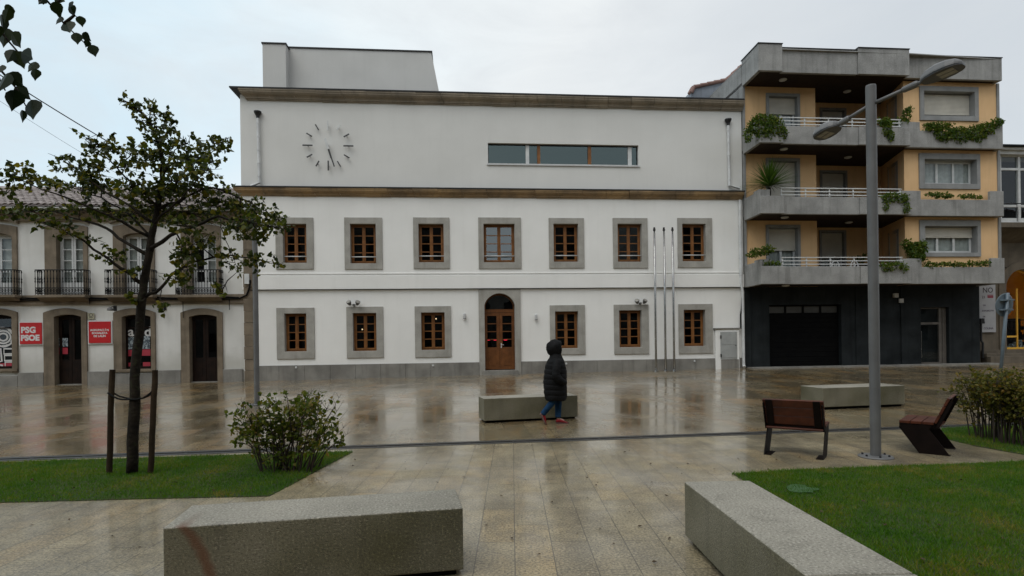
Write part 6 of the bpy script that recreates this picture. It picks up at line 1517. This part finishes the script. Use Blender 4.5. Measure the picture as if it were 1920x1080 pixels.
for (px, py, s_, ang) in LV:
    c = BR(px, py, rngb.uniform(-.08,.12)); s = s_*1.65/FPX*oy; a = math.radians(ang)
    ax = Vector((math.cos(a), rngb.uniform(-.5,.5), math.sin(a))).normalized(); sd = ax.cross(Vector((rngb.uniform(-.5,.5), -1, rngb.uniform(-.4,.4)))).normalized(); nn = ax.cross(sd)
    k = len(vs); fo = nn*s*.12
    out = [(-.5,0),(-.46,.20),(-.30,.40),(-.08,.42),(.12,.30),(.32,.13),(.55,0)]
    vs.append(tuple(c-ax*s*.5))
    L1 = [c+ax*(s*q[0])+sd*(s*q[1])+fo*(q[1]*2) for q in out]; L2 = [c+ax*(s*q[0])-sd*(s*q[1])+fo*(q[1]*2) for q in out]
    vs[k:] = [tuple(p) for p in L1]+[tuple(p) for p in L2[1:-1]]
    n_ = len(out); fs.append(tuple(range(k, k+n_))); fs.append((k, k+n_-1)+tuple(range(k+2*n_-3, k+n_-1, -1)))
MB().add(vs, fs).build('foliage', M['leaf_branch'], bb, fix=False)

# overhead cables -----------------------------------------------------------
def cable(lab, A_, B_, sag, r):
    P = [A_.lerp(B_, t_)-Vector((0,0,sag*4*t_*(1-t_))) for t_ in np.linspace(0, 1, 28)]
    o = MB().tube([p-A_ for p in P], r, 5).build('overhead_cable', M['rubber'], None, loc=A_); tag(o, lab, 'cable', 'overhead cables at the left')
e1 = W(fx(452, 398, -.15), -.15, fz(452, 398, -.15)); 
cable('thick black overhead cable crossing the sky at the upper left down into the tree', atY(-320, -75, 13.0), e1, .35, .016)
cable('thin overhead wire below the thick cable at the upper left', atY(-320, -35, 13.0), W(fx(330, 395, -.3), -.3, fz(330, 384, -.3)), .3, .0045)

# fallen leaves --------------------------------------------------------------
lm = None; rngl = np.random.default_rng(12)
spots = [(1030,884),(870,895),(1101,933),(912,985),(1082,1000),(1228,1055),(1220,870),(1270,877),(1278,888),(1290,870),(1118,910),(1125,992),(1200,988),(1249,930),(1172,848),(1180,846),(665,862),(662,874),(705,878),(1035,942),(1120,905),(1222,905),(1100,896),(1455,862),(1500,858),(1440,880),(1600,885),(1550,857),(640,895),(612,905),(130,975),(262,1026),(60,985),(210,1005),(820,905),(960,1010),(1010,1040),(1150,1020),(1340,880),(1310,905),(760,880),(1060,870),(985,900),(940,930),(1110,1060),(1255,1010),(1180,960),(840,880),(1385,860),(1410,905)]
for i, (px, py) in enumerate(spots):
    p = flat(px, py, .004)
    if lm is None or i % 5 == 0:
        s = .032; b_ = MB(); a = rngl.uniform(0, 6)
        z_ = lambda: rngl.uniform(.002, .016)
        b_.add([(-s*.6,0,z_()),(-s*.2,s*.4,z_()),(s*.3,s*.35,z_()),(s*.75,0,.004),(s*.3,-s*.35,z_()),(-s*.2,-s*.4,z_()),(0,0,.003)], [(0,1,6),(1,2,6),(2,3,6),(3,4,6),(4,5,6),(5,0,6)])
        o = b_.build('fallen_leaf', M['leaf_dead'], None, fix=False); lm = o.data
    else:
        o = bpy.data.objects.new('fallen_leaf', lm); COL.objects.link(o)
    k = rngl.uniform(.55, 1.15)*(1.25 if i < 3 else 1); o.location = p; o.rotation_euler = (0, 0, rngl.uniform(0, 6.28)); o.scale = (k, k*rngl.uniform(.5,1), k)
    tag(o, 'small dark fallen leaf lying on the damp paving of the foreground', 'leaf', 'fallen leaves on the paving')

rngl = np.random.default_rng(44)
for i, (px, py, k_) in enumerate([(1470,905,'right'),(1560,892,'right'),(1620,940,'right'),(1700,920,'right'),(1760,985,'right'),(1850,930,'right'),(1880,1010,'right'),(1540,960,'right'),(1660,985,'right'),(1730,1050,'right'),(1800,900,'right'),(1590,910,'right'),(1840,1060,'right'),(1690,890,'right'),
      (60,900,'left'),(140,915,'left'),(330,905,'left'),(400,920,'left'),(430,890,'left'),(470,915,'left'),(350,875,'left'),(180,880,'left'),(300,925,'left'),(100,930,'left'),(560,900,'left'),(590,880,'left')]):
    o = bpy.data.objects.new('fallen_leaf', lm); COL.objects.link(o); k = rngl.uniform(.7, 1.15); o.location = flat(px, py, .034); o.rotation_euler = (rngl.normal(0,.3), rngl.normal(0,.3), rngl.uniform(0, 6.28)); o.scale = (k, k, k)
    tag(o, 'small fallen leaf lying in the grass of the %s lawn' % k_, 'leaf', 'fallen leaves on the %s lawn' % k_)
# ================================================================== unseen building added behind the camera: window reflections and shaded bench fronts
op = root_w('added_opposite_building', 'unseen long dark building added across the street for the town hall windows to mirror', 'building', (0, -13, -.1))
M['opp'] = mat('dark_weathered_render', (0.13,0.12,0.105), (0.085,0.08,0.07), 0.6, .9, .05)
for x0_, x1_, hh in ((-40, 2.5, 17.0), (2.5, 9.5, 7.0), (9.5, 16.5, 17.0), (16.5, 23.0, 7.0), (23.0, 80, 17.0)):
    hol_ = [(x_, x_+1.1, z_, z_+1.7) for x_ in np.arange(x0_+.9, x1_-1.6, 2.6) for z_ in np.arange(1.2, hh-2.2, 3.1)]
    MB().wall(x0_, x1_, 0, hh, 0, hol_).add([(x0_,0,0),(x0_,-12,0),(x0_,-12,hh),(x0_,0,hh)], [(0,1,2,3)]).add([(x1_,0,0),(x1_,-12,0),(x1_,-12,hh),(x1_,0,hh)], [(0,1,2,3)]).build('wall', M['opp'], op)
    MB().box(x0_+.1, x1_-.1, -1.2, -.25, .05, hh-.3).build('room_interior', M['interior'], op)
    MB().prism_yz([(.5,hh+.005),(.5,hh+.15),(-6,hh+1.2),(-12.5,hh+.005)], x0_+.02, x1_-.02).build('roof', M['tile_red'], op)
# ================================================================== light
w = bpy.data.worlds.new('World'); S.world = w; w.use_nodes = True
t = NT(w); bg = t.N['Background']
EL, AZ = math.radians(58), math.radians(215)
sky = t.n('ShaderNodeTexSky', sky_type='NISHITA'); sky.sun_disc = False; sky.sun_elevation = EL; sky.sun_rotation = AZ; sky.air_density = 1.4; sky.dust_density = 3.0
co = t.n('ShaderNodeTexCoord').outputs['Generated']
sep = t.n('ShaderNodeSeparateXYZ'); t.l(co, sep.inputs[0])
n1 = t.noise(t.mapping(co, (1.2, 1.2, 3.0)), 1.6, 6, 0.55, 0.3)
n2 = t.noise(t.mapping(co, (2.0, 2.0, 5.0)), 2.4, 6, 0.6, 0.5)
# blue to the left, warmer grey to the right
side = t.math('ADD', t.math('MULTIPLY', sep.outputs[0], 0.75), t.math('MULTIPLY', t.math('SUBTRACT', n1, .5), .5))
side = t.math('ADD', side, .5, True)
base = t.ramp(side, [(0.10,(6.4,7.9,8.8)), (0.32,(8.0,8.65,8.9)), (0.52,(8.3,8.6,8.65)), (0.72,(6.9,7.25,7.5)), (0.90,(5.9,6.35,6.75))])
cl = t.mix(t.ramp(n2, [(.40, 0.0), (.68, .45)]), base, (6.45,6.75,7.0))
low = t.ramp(sep.outputs[2], [(0.0, 0.25), (0.3, 0.0)])
cl = t.mix(low, cl, (8.6,9.0,9.2))
col = t.mix(0.92, sky.outputs[0], cl)
t.l(col, bg.inputs['Color']); bg.inputs['Strength'].default_value = 0.113
sd = bpy.data.lights.new('sun', 'SUN'); so = bpy.data.objects.new('sun', sd); COL.objects.link(so)
sd.energy = 1.35; sd.angle = math.radians(40); sd.color = (1.0, 0.97, 0.93)
so.rotation_euler = (math.radians(32), 0, math.radians(-35)); so.location = (-8, -10, 25)
S.view_settings.view_transform = 'Standard'; S.view_settings.look = 'None'; S.view_settings.exposure = 0; S.view_settings.gamma = 1
S.render.engine = 'CYCLES'; c = S.cycles
c.use_denoising = True; c.max_bounces = 7; c.diffuse_bounces = 3; c.glossy_bounces = 4; c.transmission_bounces = 4; c.transparent_max_bounces = 10; c.caustics_reflective = False; c.caustics_refractive = False
c.sample_clamp_indirect = 4.0
